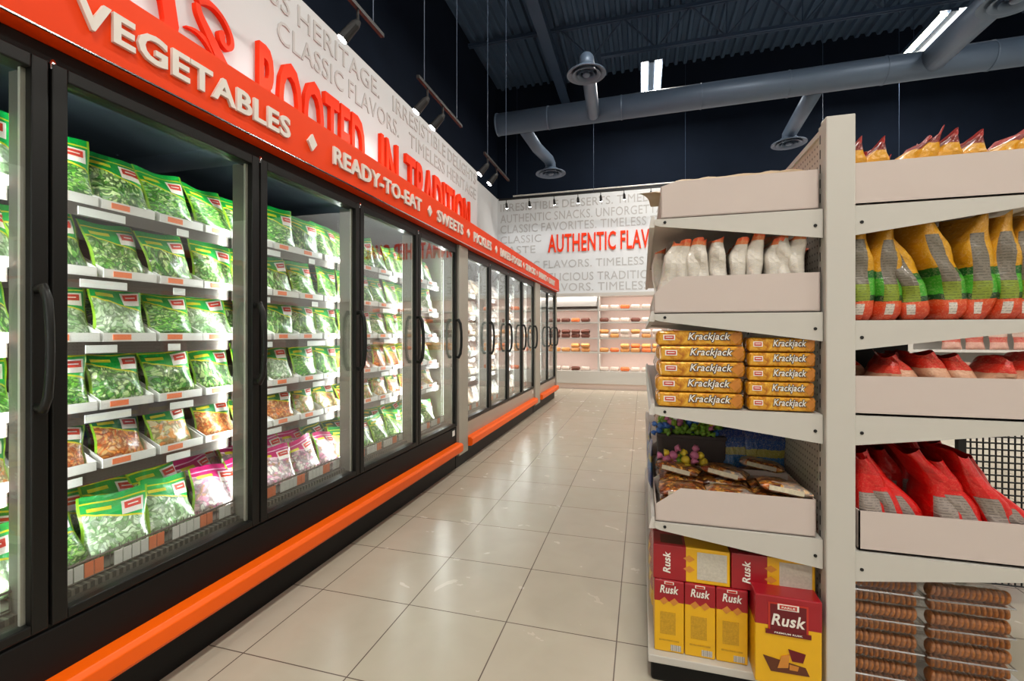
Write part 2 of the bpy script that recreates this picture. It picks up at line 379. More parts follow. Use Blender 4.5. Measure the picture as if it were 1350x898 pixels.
def luminaire(x, y, z, lab):
    t = thing('ceiling_light', lab, 'ceiling light', (x, y, z), 'hanging tube lights')
    h = MB().box(x-.2, x+.2, y-.62, y+.62, z+.05, z+.07).box(x-.2, x-.19, y-.62, y+.62, z, z+.06).box(x+.19, x+.2, y-.62, y+.62, z, z+.06)
    h.box(x-.05, x+.05, y-.62, y+.62, z+.02, z+.06)
    part('housing', h, DARKST, t)
    for dx in (-.155, -.085, .085, .155):
        part('tube', MB().tube([(x+dx, y-.58, z+.015), (x+dx, y+.58, z+.015)], .016, 8), TUBE, t)
    part('hanger', MB().tube([(x, y-.5, z+.06), (x, y-.5, ZC-.06)], .004, 5).tube([(x, y+.5, z+.06), (x, y+.5, ZC-.06)], .004, 5), DARKST, t)
    L = bpy.data.lights.new('tube_glow', 'AREA'); L.shape = 'RECTANGLE'; L.size = .36; L.size_y = 1.2; L.energy = LUM; L.color = (1, .965, .90)
    lo = bpy.data.objects.new('tube_glow', L); col.objects.link(lo); lo.parent = t; lo.location = (0, 0, -.03)
luminaire(.16, 9.38, 6.2, 'bright two-tube ceiling light above the left part of the duct')
luminaire(4.6, 9.25, 6.2, 'bright tube ceiling light above the duct at upper right')
for (x, y) in ((.16, 4.4), (4.6, 4.4), (.16, -.6), (4.6, -.6), (7.6, 2.6), (-1.6, -3), (3, -3.6)):
    luminaire(x, y, 6.2, 'tube ceiling light over the part of the shop outside the picture')
# thin hanging wires in front of the back wall
for k, x in enumerate((-1.0, 3.25, 4.45)):
    tag(obj('hanging_wire', MB().tube([(x, 9.9, 4.3), (x, 9.9, ZC-.05)], .004, 5), DARKST), ['thin wire hanging from the roof deck above the white back sign wall',
        'thin wire hanging above the red and yellow snack bags, left one', 'thin wire hanging above the red and yellow snack bags, right one'][k], 'wire', 'hanging wires')

# ---------------------------------------------------------------- track spotlights
def spot_head(p, d, root, energy, lit=True, em=BULB):
    p = Vector(p); d = Vector(d).normalized(); a = p+d*.02; b = p+d*.13
    part('lamp_stem', MB().tube([(p.x, p.y, p.z+.07), (p.x, p.y, p.z)], .008, 6), RUBBER, root)
    h = part('lamp_head', MB().tube([a-d*.03, a, b], [.014, .026, .032], 14), RUBBER, root, smooth=False)
    if lit:
        part('lamp_lens', MB().tube([b-d*.002, b+d*.004], .027, 14), em, h)
        L = bpy.data.lights.new('spot_glow', 'SPOT'); L.energy = energy; L.spot_size = R(95); L.spot_blend = .9; L.shadow_soft_size = .04; L.color = (1, 1, .99)
        lo = bpy.data.objects.new('spot_glow', L); col.objects.link(lo); lo.parent = root
        lo.location = b+d*.02-root.location; lo.rotation_euler = d.to_track_quat('-Z', 'Y').to_euler()
def track_y(y0, y1, heads, lab):
    x, z = -1.5, 3.05
    t = thing('track_light', lab, 'track light', (x, (y0+y1)/2, z), 'track lights above the freezers')
    part('track_rail', MB().box(x-.011, x+.011, y0, y1, z, z+.022), RUBBER, t)
    part('suspension_wire', MB().tube([(x, y0+.1, z+.03), (x, y0+.1, ZC-.05)], .003, 5).tube([(x, y1-.1, z+.03), (x, y1-.1, ZC-.05)], .003, 5), DARKST, t)
    for y in heads: spot_head((x, y, z-.07), (-.55, -.25, -.75), t, SPOT)
track_y(1.2, 2.45, (1.35, 2.2), 'track light with a dazzling spot, nearest the camera above the freezer sign')
track_y(2.9, 3.7, (3.05, 3.32), 'black track light with two lit spots above the middle of the freezer sign')
track_y(4.3, 5.15, (4.4, 4.7), 'black track light above the far end of the freezer sign')
t = thing('track_light', 'long black track light with seven spots in front of the back wall', 'track light', (-1.4, 10.7, 4.55))
part('track_rail', MB().box(-3.36, 1.6, 10.68, 10.72, 4.52, 4.56), RUBBER, t)
part('white_conduit', MB().tube([(-3.0, 10.7, 4.60), (2.2, 10.7, 4.60)], .02, 8), WHITE, t)
for x in (-3.17, -2.6, -2.0, -1.44, -.92, -.4, .18, .8):
    spot_head((x, 10.7, 4.45), (.03, .35, -.9), t, 12)
part('suspension_wire', MB().tube([(-2.9, 10.7, 4.6), (-2.9, 10.7, ZC-.05)], .003, 5).tube([(.9, 10.7, 4.6), (.9, 10.7, ZC-.05)], .003, 5), DARKST, t)

# ================================================================ WALL WRITING
_w = {}
def raw_w(s):
    if s not in _w:
        cu = bpy.data.curves.new('t', 'FONT'); cu.body = s; cu.size = 1; cu.space_character = 1.06; o = bpy.data.objects.new('t', cu); col.objects.link(o)
        bpy.context.view_layer.update(); d = o.evaluated_get(bpy.context.evaluated_depsgraph_get()).bound_box; _w[s] = max(c[0] for c in d)
        bpy.data.objects.remove(o); bpy.data.curves.remove(cu)
    return _w[s]
def wall_words(s, a0, a1, z0, z1, plane, where, mat=GREYT, depth=.006, bold=0.0, colour='faint grey'):
    """one lettering object per word, spread over a0..a1 along the wall"""
    tot = raw_w(s); ws = s.split(); pos = 0; seen = {}
    for wd in ws:
        end = s.index(wd, pos)+len(wd); pos = end
        e = raw_w(s[:end])/tot; st = e-raw_w(wd)/tot; k = seen.get(wd, 0); seen[wd] = k+1
        A, B = a0+(a1-a0)*st, a0+(a1-a0)*e
        loc = (A, Y1-.001, z0) if plane == 'y' else (-2.0, A, z0)
        o = letter(wd, loc, B-A, z1-z0, mat, FACE_Y if plane == 'y' else FACE_X, None, depth, bold, name='wall_lettering')
        tag(o, f'{colour} word {wd.strip(".")}{" again" if k else ""} {where}', 'wall lettering')
wall_words('AUTHENTIC FLAVORS', -2.27, .72, 3.31, 3.76, 'y', 'in big raised capitals on the white back wall', SIGNR, .03, .012, 'red')
wall_words('UNMATCHED QUALITY', 1.35, 4.55, 3.31, 3.76, 'y', 'on the back wall, seen mirrored in the freezer doors', SIGNR, .03, .012, 'red')
for s_, a, b, z0, z1, wh in (('IRRESISTIBLE DESSERTS. TIMELESS HERITAGE. CLASSIC', -3.52, 3.0, 4.42, 4.62, 'in the topmost row on the back wall'),
        ('AUTHENTIC SNACKS. UNFORGETTABLE DELIGHTS', -3.52, 2.0, 4.13, 4.34, 'in the second row on the back wall'),
        ('CLASSIC FAVORITES. TIMELESS TRADITIONS', -3.52, 1.7, 3.86, 4.07, 'in the row just above the big red words'),
        ('CLASSIC', -3.52, -2.45, 3.6, 3.79, 'left of the big red words, upper one'), ('TASTE', -3.52, -2.6, 3.33, 3.52, 'left of the big red words, lower one'),
        ('CLASSIC FLAVORS. TIMELESS HERITAGE', -3.52, 1.4, 2.93, 3.12, 'in the row just under the big red words'),
        ('AND DELICIOUS TRADITIONS. CLASSIC', -3.1, 1.6, 2.6, 2.8, 'in the middle row under the big red words'),
        ('FLAVORS. TIMELESS HERITAGE', -2.42, 1.6, 2.34, 2.54, 'in the lowest row above the back shelving')):
    wall_words(s_, a, b, z0, z1, 'y', wh)
wall_words('ROOTED', 2.004, 2.98, 2.40, 2.85, 'x', 'on the sign wall above the freezers', SIGNR, .03, .02, 'orange-red')
wall_words('IN', 3.2, 3.47, 2.40, 2.85, 'x', 'between two longer words above the freezers', SIGNR, .03, .02, 'orange-red')
wall_words('TRADITION', 3.6, 5.15, 2.40, 2.85, 'x', 'at the far end of the freezer sign wall', SIGNR, .03, .02, 'orange-red')
wall_words('FLAVO', .35, 1.56, 2.40, 2.85, 'x', 'cut by the top edge of the photo', SIGNR, .03, .03, 'orange-red')
wall_words('TIMELESS HERITAGE.', 1.5, 3.22, 3.13, 3.26, 'x', 'in the top row above the freezers', depth=.005, colour='thin grey')
wall_words('IRRESISTIBLE DELIGHTS', 3.42, 5.4, 3.13, 3.26, 'x', 'in the top row above the freezers', depth=.005, colour='thin grey')
wall_words('CLASSIC FLAVORS.', 2.159, 3.52, 2.945, 3.075, 'x', 'in the second row above the freezers', depth=.005, colour='thin grey')
wall_words('TIMELESS HERITAGE', 3.7, 5.4, 2.945, 3.075, 'x', 'in the second row above the freezers', depth=.005, colour='thin grey')
def smooth_pts(P, m=6):
    out = []
    for i in range(len(P)-1):
        p0, p1, p2, p3 = P[max(i-1, 0)], P[i], P[i+1], P[min(i+2, len(P)-1)]
        for k in range(m):
            t = k/m; out.append(tuple(.5*((2*b)+(-a+c)*t+(2*a-5*b+4*c-d)*t*t+(-a+3*b-3*c+d)*t**3) for a, b, c, d in zip(p0, p1, p2, p3)))
    return out+[tuple(P[-1])]
def ribbon(mb, P, x0, x1):   # P: (y, z, half width); a flat cut-out stroke between x0 and x1
    q = smooth_pts(P); L, Rr = [], []
    for i, (y, z, h) in enumerate(q):
        a, b = q[max(i-1, 0)], q[min(i+1, len(q)-1)]; ty, tz = b[0]-a[0], b[1]-a[1]; l = math.hypot(ty, tz) or 1
        L.append((y-tz/l*h, z+ty/l*h)); Rr.append((y+tz/l*h, z-ty/l*h))
    n = len(q); vs = [(x, *p) for x in (x0, x1) for p in L+Rr]
    fs = []
    for i in range(n-1):
        fs += [(2*n+i, 2*n+i+1, 3*n+i+1, 3*n+i), (i, i+1, 2*n+i+1, 2*n+i), (n+i+1, n+i, 3*n+i, 3*n+i+1)]
    mb.add(vs, fs+[(0, n, 3*n, 2*n), (n-1, 2*n-1, 4*n-1, 3*n-1)])
sw = MB()
ribbon(sw, [(1.655, 2.815, .018), (1.69, 2.835, .017), (1.74, 2.838, .011), (1.79, 2.815, .009), (1.83, 2.765, .009), (1.838, 2.715, .011), (1.815, 2.685, .012), (1.785, 2.70, .015), (1.78, 2.735, .017), (1.79, 2.752, .006)], -2.0, -1.972)
ribbon(sw, [(1.655, 2.80, .012), (1.665, 2.76, .016), (1.70, 2.71, .020), (1.76, 2.63, .026), (1.83, 2.53, .034), (1.90, 2.42, .038)], -2.0, -1.974)
ribbon(sw, [(1.60, 2.66, .003), (1.65, 2.67, .008), (1.70, 2.655, .012), (1.75, 2.60, .006)], -2.0, -1.978)
tag(obj('wall_lettering', sw, SIGNR), 'large orange-red letter with a curled flourish left of ROOTED', 'wall lettering')

# ================================================================ FREEZERS
XD = -1.684
def freezer(y0, nd, pitch, lab, kick_mat, low_mat, first=0, endp=()):
    y1 = y0+nd*pitch
    t = thing('display_freezer', lab, 'freezer', (-2.1, (y0+y1)/2, 0), 'display freezers')
    XB = -2.62
    part('cabinet', MB().box(XB, XB+.06, y0, y1, .2, 2.12).box(XB, -1.74, y0, y1, .2, .40), INNER, t)
    part('cabinet_top', MB().box(XB, -1.70, y0, y1, 2.085, 2.12), INNER, t)
    part('header', MB().box(-1.735, -1.69, y0, y1, 2.075, 2.124), BLACK, t)
    part('kick_panel', MB().box(-1.76, -1.704, y0, y1, .0, .16), BLACKG, t)
    part('lower_panel', MB().box(-1.76, -1.69, y0, y1, .22, .395), low_mat, t, bevel=.006)
    part('frame_sill', MB().box(-1.76, -1.70, y0, y1, .395, .43), BLACK, t); part('frame_head', MB().box(-1.755, -1.72, y0, y1, 2.04, 2.075), BLACK, t)
    for k in range(nd+1):
        y = y0+k*pitch; a = .03
        mu = part('mullion', MB().box(-1.81, -1.73, max(y-a, y0), min(y+a, y1), .43, 2.05), MULL, t)
        part('led_strip', MB().box(-1.822, -1.811, max(y-.012, y0), min(y+.012, y1), .5, 1.98), LEDM, mu)
        for sg in (-1, 1):
            if (k == 0 and sg < 0) or (k == nd and sg > 0): continue
            L = bpy.data.lights.new('led_glow', 'AREA'); L.shape = 'RECTANGLE'; L.size = .016; L.size_y = 1.52; L.energy = LED; L.color = (.93, 1, .97); L.spread = R(150)
            lo = bpy.data.objects.new('led_glow', L); col.objects.link(lo); lo.parent = t
            yy = min(max(y, y0+.012), y1-.012)+sg*.008
            lo.location = Vector((-1.8235, yy, 1.25))-t.location
            lo.rotation_euler = Vector((-.30, sg*.95, 0)).to_track_quat('-Z', 'Y').to_euler()
    for k in range(nd):
        a, b = y0+k*pitch+.004, y0+(k+1)*pitch-.004; s = .04; zb, zt = .405, 2.078
        d = part('door', MB().box(XD-.04, XD, a, a+s, zb, zt).box(XD-.04, XD, b-s, b, zb, zt).box(XD-.04, XD, a+s, b-s, zt-.042, zt).box(XD-.04, XD, a+s, b-s, zb, zb+.03), BLACK, t, bevel=.004)
        if k == first and nd == 5 or True:
            d['label'] = 'black framed glass door' if nd == 5 else 'dark framed glass door'
        part('door_glass', MB().box(XD-.024, XD-.018, a+s-.005, b-s+.005, zb+.02, zt-.035), GLASS, d)
        gk = .012
        part('door_gasket', MB().box(XD-.036, XD-.026, a+s, a+s+gk, zb+.03, zt-.042).box(XD-.036, XD-.026, b-s-gk, b-s, zb+.03, zt-.042), PANEL, d)
        hy = b-.028
        pts = [(XD-.004, hy, 1.40), (XD+.028, hy, 1.405), (XD+.046, hy, 1.37), (XD+.054, hy, 1.30), (XD+.056, hy, 1.23), (XD+.054, hy, 1.16), (XD+.046, hy, 1.09), (XD+.028, hy, 1.055), (XD-.004, hy, 1.06)]
        part('door_handle', MB().tube(pts, [.013, .015, .014, .013, .013, .013, .014, .015, .013], 12, sq=.75), BLACK, d, smooth=True)
        part('hinge_cap', MB().lathe([(.0, .012), (.008, .01), (.01, 0), (.01, -.02)], (XD-.01, a+.006, zt), 12), CHROME, d, smooth=True)
        for j, z in enumerate(SZ):
            sh = part('shelf', MB().box(-2.5, -1.865, a+.005, b-.005, z-.014, z-.002), LIP, t)
            part('price_rail', MB().box(-1.865, -1.858, a+.005, b-.005, z-.044, z+.0), LIP, sh)
            tg = MB(); rnd = random.Random(k*7+j+nd*100)
            for q in range(2):
                yy = a+.12+q*.34+rnd.random()*.1
                tg.box(-1.858, -1.8555, yy, yy+rnd.choice((.05, .1, .15)), z-.04, z-.012)
            part('price_tag', tg, PAPER, sh)
        # wire basket fence and grille at the bottom
        bk = part('basket_rail', MB().tube([(-1.80, a+.01, .51), (-1.80, b-.01, .51)], .004, 6).tube([(-1.80, a+.01, .45), (-1.80, b-.01, .45)], .003, 6), LIP, t)
        wr = MB(); yy = a+.02
        while yy < b-.02: wr.tube([(-1.80, yy, .43), (-1.80, yy, .525)], .0018, 4); yy += .03
        part('basket_wires', wr, LIP, bk)
        tg = MB(); yy = a+.03; q = 0
        while yy < b-.05:
            if q % 7 != 6: tg.box(-1.797, -1.793, yy, yy+.026, .455, .503, 1 if q % 7 in (4, 5) else 0)
            yy += .03; q += 1
        part('price_tag', tg, [PAPER, OLAB], bk)
        gr = MB().box(-1.80, -1.77, a, b, .42, .445); part('air_grille', gr, MULL, t)
        sl = MB(); yy = a+.02
        while yy < b-.02: sl.box(-1.799, -1.769, yy, yy+.012, .426, .446); yy += .022
        part('grille_slots', sl, RUBBER, t)
        part('bottom_deck', MB().box(-2.56, -1.81, a, b, .40, .455), LIP, t)
    part('rating_sticker', MB().box(-1.6905, -1.689, y1-.10, y1-.045, .325, .375), PAPER, t)
    return t, y1
SZ = (1.722, 1.474, 1.244, 1.002, .791)
NY = [.163-.0, 4.29, 7.65]
near, _ = freezer(.163-.0, 5, .7774, 'long black-framed glass-door freezer full of green vegetable bags, nearest the camera', BLACKG, BLACKG)
mid, _ = freezer(4.29, 4, .745, 'glass-door freezer with beige lower panel, second along the aisle', BLACKG, STEEL)
far, _ = freezer(7.65, 2, .75, 'short two-door glass freezer at the far end of the row', BLACKG, STEEL)
for k, (a, b) in enumerate(((4.055, 4.285), (7.275, 7.645), (9.155, 9.22))):
    o = MB().box(-2.62, -1.665, a, b, .12, 2.12); m = obj('end_panel', o, PANEL, bevel=.004)
    tag(m, ['grey upright panel between the first and second freezers', 'grey upright panel between the second and third freezers', 'narrow grey panel closing the far end of the freezer row'][k], 'panel', 'freezer end panels')
for k, (a, b) in enumerate(((-.6, 4.05), (4.29, 7.27), (7.65, 9.2))):
    t = thing('bumper_rail', ['orange bumper rail along the foot of the nearest freezer', 'orange bumper rail along the foot of the second freezer', 'short orange bumper rail along the foot of the far freezer'][k], 'bumper', (-1.65, (a+b)/2, .2), 'orange bumpers')
    part('bumper_strip', MB().prism([(-1.70, .16), (-1.632, .165), (-1.62, .18), (-1.62, .232), (-1.635, .248), (-1.70, .252)], a, b), ORANGE, t, bevel=.003)
    part('bumper_backing', MB().box(-1.72, -1.70, a, b, .155, .258), RUBBER, t)
# black base closing below panels
for k, (a, b) in enumerate(((4.05, 4.29), (7.27, 7.65))):
    tag(obj('panel_foot', MB().box(-1.8, -1.70, a+.006, b-.006, 0, .118), RUBBER), ['black foot under the grey panel after the first freezer', 'black foot under the grey panel after the second freezer'][k], 'foot')
# fascia
fa = thing('freezer_sign', 'long orange-red sign band with white raised words over all the freezers', 'sign', (-1.8, 4.3, 2.126))
part('sign_band', MB().box(-2.0+.001, -1.62, -1.2, 9.21, 2.126, 2.368), RED, fa)
part('sign_band_edge', MB().box(-1.622, -1.614, -1.2, 9.21, 2.126, 2.131), CHROME, fa)
words = [('FROZEN', .1, .83), ('VEGETABLES', .954, 1.823), ('READY-TO-EAT', 2.142, 3.178), ('SWEETS', 3.46, 4.02), ('PICKLES', 4.307, 4.86), ('BAKED-FOODS', 5.2, 6.19), ('SNACKS', 6.43, 7.05), ('DRINKS', 7.3, 7.9), ('DAIRY', 8.15, 8.7)]
for s, a, b in words: letter(s, (-1.62, a, 2.195), b-a, .098, SIGNW, FACE_X, fa, .012, .028, name='sign_word')
for a, b in ((1.94, 2.01), (3.285, 3.36), (4.12, 4.2), (5.0, 5.08), (6.27, 6.35), (7.13, 7.2), (7.98, 8.05)):
    c = (a+b)/2; part('sign_diamond', MB().prism([(c-.033, 2.243), (c, 2.2), (c+.033, 2.243), (c, 2.286)], -1.62, -1.608, 'x'), SIGNW, fa)

# ---------------------------------------------------------------- pouches
def pouch_fn(w, h, t, seed):
    rn = random.Random(seed); ph = [rn.random()*6 for _ in range(6)]; skew = rn.uniform(-.06, .06); flop = rn.uniform(-.2, .35)
    def f(u, v, side):
        th = max(0, 1-abs(2*u-1)**2.6)**.6
        pv = min(1, (v/.1))**.5*(max(0, (0.93-v)/.93))**.55 if v < .93 else 0
        wr = math.sin(u*9+ph[0]+v*4)*.06+math.sin(v*13+ph[1]+u*5)*.05+math.sin(u*23+ph[4])*.03*v
        y = side*t/2*th*pv*(1+wr*2)
        xx = (u-.5)*w*(1-.10*math.sin(PI*min(1, v*1.1))**2*(1 if pv else .6))+skew*v*h*.4
        zz = v*h*(1-.02*math.sin(u*7+ph[2])*v)
        y += math.sin(u*5+ph[3])*.006*v+flop*max(0, v-.75)*h*.6*(1+.4*math.sin(u*4+ph[5]))
        return (xx, y, zz)
    return f
def pouch_mesh(name, f, mat, nu=10, nv=12):
    vs, fs, uvs = [], [], []
    for side in (-1, 1):
        b = len(vs)
        for j in range(nv+1):
            for i in range(nu+1):
                vs.append(f(i/nu, j/nv, side)); uvs.append((i/nu, j/nv))
        for j in range(nv):
            for i in range(nu):
                q = (b+j*(nu+1)+i, b+j*(nu+1)+i+1, b+(j+1)*(nu+1)+i+1, b+(j+1)*(nu+1)+i)
                fs.append(q if side == -1 else q[::-1])
    me = bpy.data.meshes.new(name); me.from_pydata(vs, [], fs); me.materials.append(mat)
    l = me.uv_layers.new(name='UVMap')
    for p in me.polygons:
        p.use_smooth = True
        for li in p.loop_indices: l.data[li].uv = uvs[me.loops[li].vertex_index]
    return me
def patch(f, u0, u1, v0, v1, off, mb, mi, n=4):
    vs = []
    for j in range(n+1):
        for i in range(n+1):
            p = f(u0+(u1-u0)*i/n, v0+(v1-v0)*j/n, -1); vs.append((p[0], p[1]-off, p[2]))
    mb.add(vs, [(j*(n+1)+i, j*(n+1)+i+1, (j+1)*(n+1)+i+1, (j+1)*(n+1)+i) for j in range(n) for i in range(n)], mi)
def make_pouch(name, cat, w, h, t, seed, mat, logo=True):
    def mk():
        f = pouch_fn(w, h, t, seed)
        root = obj(name, pouch_mesh(name, f, mat)); tag(root, '', cat)
        if logo:
            b = MB(); patch(f, .56, .92, .60, .83, .0012, b, 0); patch(f, .60, .88, .69, .80, .0022, b, 1); patch(f, .10, .42, .74, .80, .0012, b, 2)
            patch(f, .65, .83, .735, .755, .003, b, 0)
            obj('brand_label', b, LOGO, root, smooth=True)
        return root
    return Proto(mk)
rnd = random.Random(5)
veg_p = [make_pouch('vegetable_bag', 'food bag', .19, .205, .07, 10+i, VEG[i % 4]) for i in range(8)]
org_p = [make_pouch('vegetable_bag', 'food bag', .19, .19, .065, 30+i, ORG[i % 2]) for i in range(4)]
big_p = [make_pouch('vegetable_bag', 'food bag', .24, .25, .10, 50+i, VEG[(i+1) % 4]) for i in range(4)]
pink_p = [make_pouch('vegetable_bag', 'food bag', .24, .24, .10, 60+i, PINK) for i in range(2)]
obig_p = [make_pouch('vegetable_bag', 'food bag', .24, .24, .10, 64+i, ORG[i]) for i in range(2)]
def make_tray():
    w, dp = .186, .30
    b = MB().box(-w/2, w/2, 0, .003, 0, .032).box(-w/2, w/2, 0, dp, 0, .003)
    for s in (-1, 1):
        x = s*w/2; b.prism([(0, 0), (dp, 0), (dp, .10), (.12, .085), (.0, .032)], min(x, x-s*.003), max(x, x-s*.003), 'x')
    r = obj('display_tray', b, TRAYW); tag(r, '', 'tray')
    obj('price_label', MB().box(-.062, .0, -.0012, 0, .006, .026), OLAB, r); return r
tray_p = Proto(make_tray)
lvl = ['top', 'second', 'third', 'fourth', 'fifth']
def door_of(y): return max(0, min(4, int((y-.163)/.7774)))
kinds = ['green vegetable bag', 'pale green vegetable bag', 'green leafy vegetable bag', 'light green vegetable bag']
cnt = {}
for j, z in enumerate(SZ):
    for i in range(17):
        y = .68+i*.199+rnd.uniform(-.008, .008)
        if y > 3.97: continue
        d = door_of(y); key = (j, d); cnt[key] = cnt.get(key, 0)+1; q = ORD[cnt[key]-1]
        loc = f'{q} from left, {lvl[j]} shelf, {ORD[d]} door from the camera'
        tray_p.put((-1.852, y, z), (0, 0, R(90)), f'white card tray, {loc}', 'white trays in the near freezer')
        pr = veg_p if j < 4 else org_p
        if j == 3 and d == 3: pr = org_p
        k = rnd.randrange(len(pr)); kk = (kinds[k % 4] if pr is veg_p else ('orange vegetable bag', 'tan snack bag')[k % 2])
        tilt = R(rnd.uniform(-20, -8)); roll = R(rnd.uniform(-7, 7)); sc = (1.16, 1.08, 1.06, 1.06, .98)[j]
        pr[k].put((-1.90, y, z+.005), (tilt, roll, R(90+rnd.uniform(-10, 10))), f'{kk}, {loc}', 'frozen vegetable bags in the near freezer', (sc, sc, sc))
        if rnd.random() < .75:
            k2 = rnd.randrange(len(pr))
            pr[k2].put((-2.03, y+.07, z+.012), (R(rnd.uniform(-26, -14)), R(rnd.uniform(-8, 8)), R(90+rnd.uniform(-12, 12))),
                       f'half hidden bag behind the bag {loc.replace(" from the camera", "")}', 'bags standing behind the front bags', (sc, sc, sc))
# bottom bin: a heap of larger bags
c2 = {}
for lay in range(3):
    for i in range(17):
        y = .66+i*.2+(.09 if lay % 2 else 0)+rnd.uniform(-.01, .01)
        if y > 3.95: continue
        d = door_of(y); pool = big_p; kk = 'large green vegetable bag'
        if 1.62 < y < 2.5: pool = pink_p; kk = 'large pink and white frozen bag'
        if 2.5 <= y < 2.78: pool = obig_p; kk = 'large orange frozen bag'
        key = (lay, d); c2[key] = c2.get(key, 0)+1
        where = ['front', 'middle', 'back'][lay]
        pool[rnd.randrange(len(pool))].put((-1.885-.13*lay, y, .458+.012*lay), (R(-14-lay*6-rnd.uniform(0, 8)), R(rnd.uniform(-10, 10)), R(90+rnd.uniform(-14, 14))),
            f'{kk}, {where} of bottom bin, {ORD[c2[key]-1]} behind {ORD[d]} door', 'large bags in the bottom bin', (.93, .93, .88 if lay == 0 else 1))
# far freezers: pale packets
pal_p = [make_pouch('frozen_packet', 'frozen packet', .19, .2, .09, 80+i, PALE[i % 3], logo=False) for i in range(6)]
for name, y0, y1 in (('second', 4.40, 7.2), ('far', 7.76, 9.1)):
    for j, z in enumerate(SZ+(.458,)):
        y = y0; i = 0
        while y < y1:
            pn = ('pale pink', 'pale green', 'tan')
            k = rnd.randrange(6)
            pal_p[k].put((-1.91, y, z+.002), (R(rnd.uniform(-20, -8)), R(rnd.uniform(-6, 6)), R(90+rnd.uniform(-12, 12))),
                         f'{pn[k%3]} packet, {ORD[i]} from the left on the {(lvl+["bottom"])[j]} shelf of the {name} freezer', f'packets in the {name} freezer')
            y += .2; i += 1

# ================================================================ GONDOLA
YG = 1.76
go = thing('gondola_shelving', 'white double-sided shop shelving with pegboard back standing end-on at the aisle', 'shelving', (.62, 3.0, 0))
GY1 = 4.2
part('end_post', MB().box(.581, .665, YG-.02, YG+.03, 0, 1.988), GWHITE, go, bevel=.004)
part('end_post', MB().box(.581, .665, GY1, GY1+.05, 0, 1.988), GWHITE, go)
part('pegboard', MB().box(.604, .642, YG+.03, GY1, .08, 1.97), PEG, go)
part('top_cap', MB().box(.597, .649, YG+.03, GY1, 1.965, 1.985), GWHITE, go)
for sx, xa, xb in ((-1, .585, .604), (1, .642, .661)):
    for k, yy in enumerate((YG+.03, 2.97)):
        sp = part('slotted_upright', MB().box(min(xa, xb), max(xa, xb), yy, yy+.03, .0, 1.98), GWHITE, go)
        sl = MB(); z = .12
        while z < 1.94:
            xs = xa if sx < 0 else xb
            sl.box(xs-.0012, xs+.0012, yy+.012, yy+.017, z, z+.03); sl.box(min(xa, xb)+.007, max(xa, xb)-.007, yy-.0008, yy, z, z+.028); z += .05
        part('upright_slots', sl, RUBBER, sp)
def gshelf(side, z, z_out=0):
    # side -1: aisle side (x .043 to .576); side 1: right side (.67 to 1.205)
    xo, xi = (.043, .578) if side < 0 else (1.205, .667)
    sgn = 1 if side < 0 else -1
    sh = part('shelf', MB().box(min(xo, xi), max(xo, xi), YG+.006, GY1, z-.02, z-.002), GWHITE, go)
    br = [(xo, z-.003), (xo, z-.024), (xo+sgn*.02, z-.03), (xi, z-.1), (xi, z-.003)]
    part('shelf_bracket', MB().prism(br, YG, YG+.006), GWHITE, sh)
    part('shelf_bracket', MB().prism(br, 2.96, 2.966), GWHITE, sh)
    part('price_rail', MB().prism([(xo, z+.012), (xo-sgn*.012, z+.008), (xo-sgn*.02, z-.03), (xo, z-.03)], YG+.01, GY1), WHITE, sh)
    sc = MB()
    for xx, zz in ((xo+sgn*.035, z-.016), (xi-sgn*.022, z-.058)):
        sc.tube([(xx, YG-.002, zz), (xx, YG+.001, zz)], .0055, 10)
    part('bracket_screw', sc, RUBBER, sh)
LZ = (1.692, 1.347, 1.005, .588); RZ = (1.695, 1.318, 1.006, .56)
for z in LZ: gshelf(-1, z)
for z in RZ: gshelf(1, z)
for s, x0, x1 in ((-1, .02, .581), (1, .665, 1.225)):
    bd = part('base_deck', MB().box(x0, x1, YG, GY1, .072, .10), GWHITE, go, bevel=.003)
    part('kick_plate', MB().box(x0+.01 if s < 0 else x0, x1 if s < 0 else x1-.01, YG+.012, GY1, 0, .07), BLACKG, bd, bevel=.01)

def make_card_tray(x0, x1, h, low, cham, dp=.30):   # local: x from 0 (aisle side) to w
    w = x1-x0
    def mk():
        b = MB(); pl = [(0, 0), (0, low), (cham, h), (w, h), (w, 0)]
        b.prism(pl, 0, .004); b.prism(pl, dp-.004, dp)
        b.box(0, .004, 0, dp, 0, low).box(w-.004, w, 0, dp, 0, h).box(0, w, 0, dp, 0, .004)
        r = obj('card_tray', b, CARD); return tag(r, '', 'tray')
    return Proto(mk)
def trays(x0, x1, z, h, low, cham, lab, side):
    p = make_card_tray(x0, x1, h, low, cham)
    for k in range(3 if side < 0 else 1):
        yy = YG+.008+k*.32
        o = p.put((x0 if side < 0 else x1, yy, z), (0, 0, 0), lab if k == 0 else lab.replace('nearest the camera', ['', 'second in the row', 'third in the row'][k]), 'white card trays on the shelving', (1, 1, 1) if side < 0 else (-1, 1, 1))
trays(.064, .568, 1.694, .130, .115, .055, 'white card tray nearest the camera on the top left shelf', -1)
trays(.04, .573, 1.349, .130, .07, .075, 'white card tray nearest the camera on the second left shelf', -1)
trays(.045, .560, .590, .124, .058, .088, 'white card tray nearest the camera on the fourth left shelf', -1)
trays(.668, 1.19, 1.697, .137, .11, .07, 'white card tray nearest the camera on the top right shelf', 1)
trays(.668, 1.17, 1.008, .126, .1, .04, 'white card tray nearest the camera on the third right shelf', 1)
trays(.684, 1.2, .563, .128, .1, .05, 'white card tray nearest the camera on the fourth right shelf', 1)

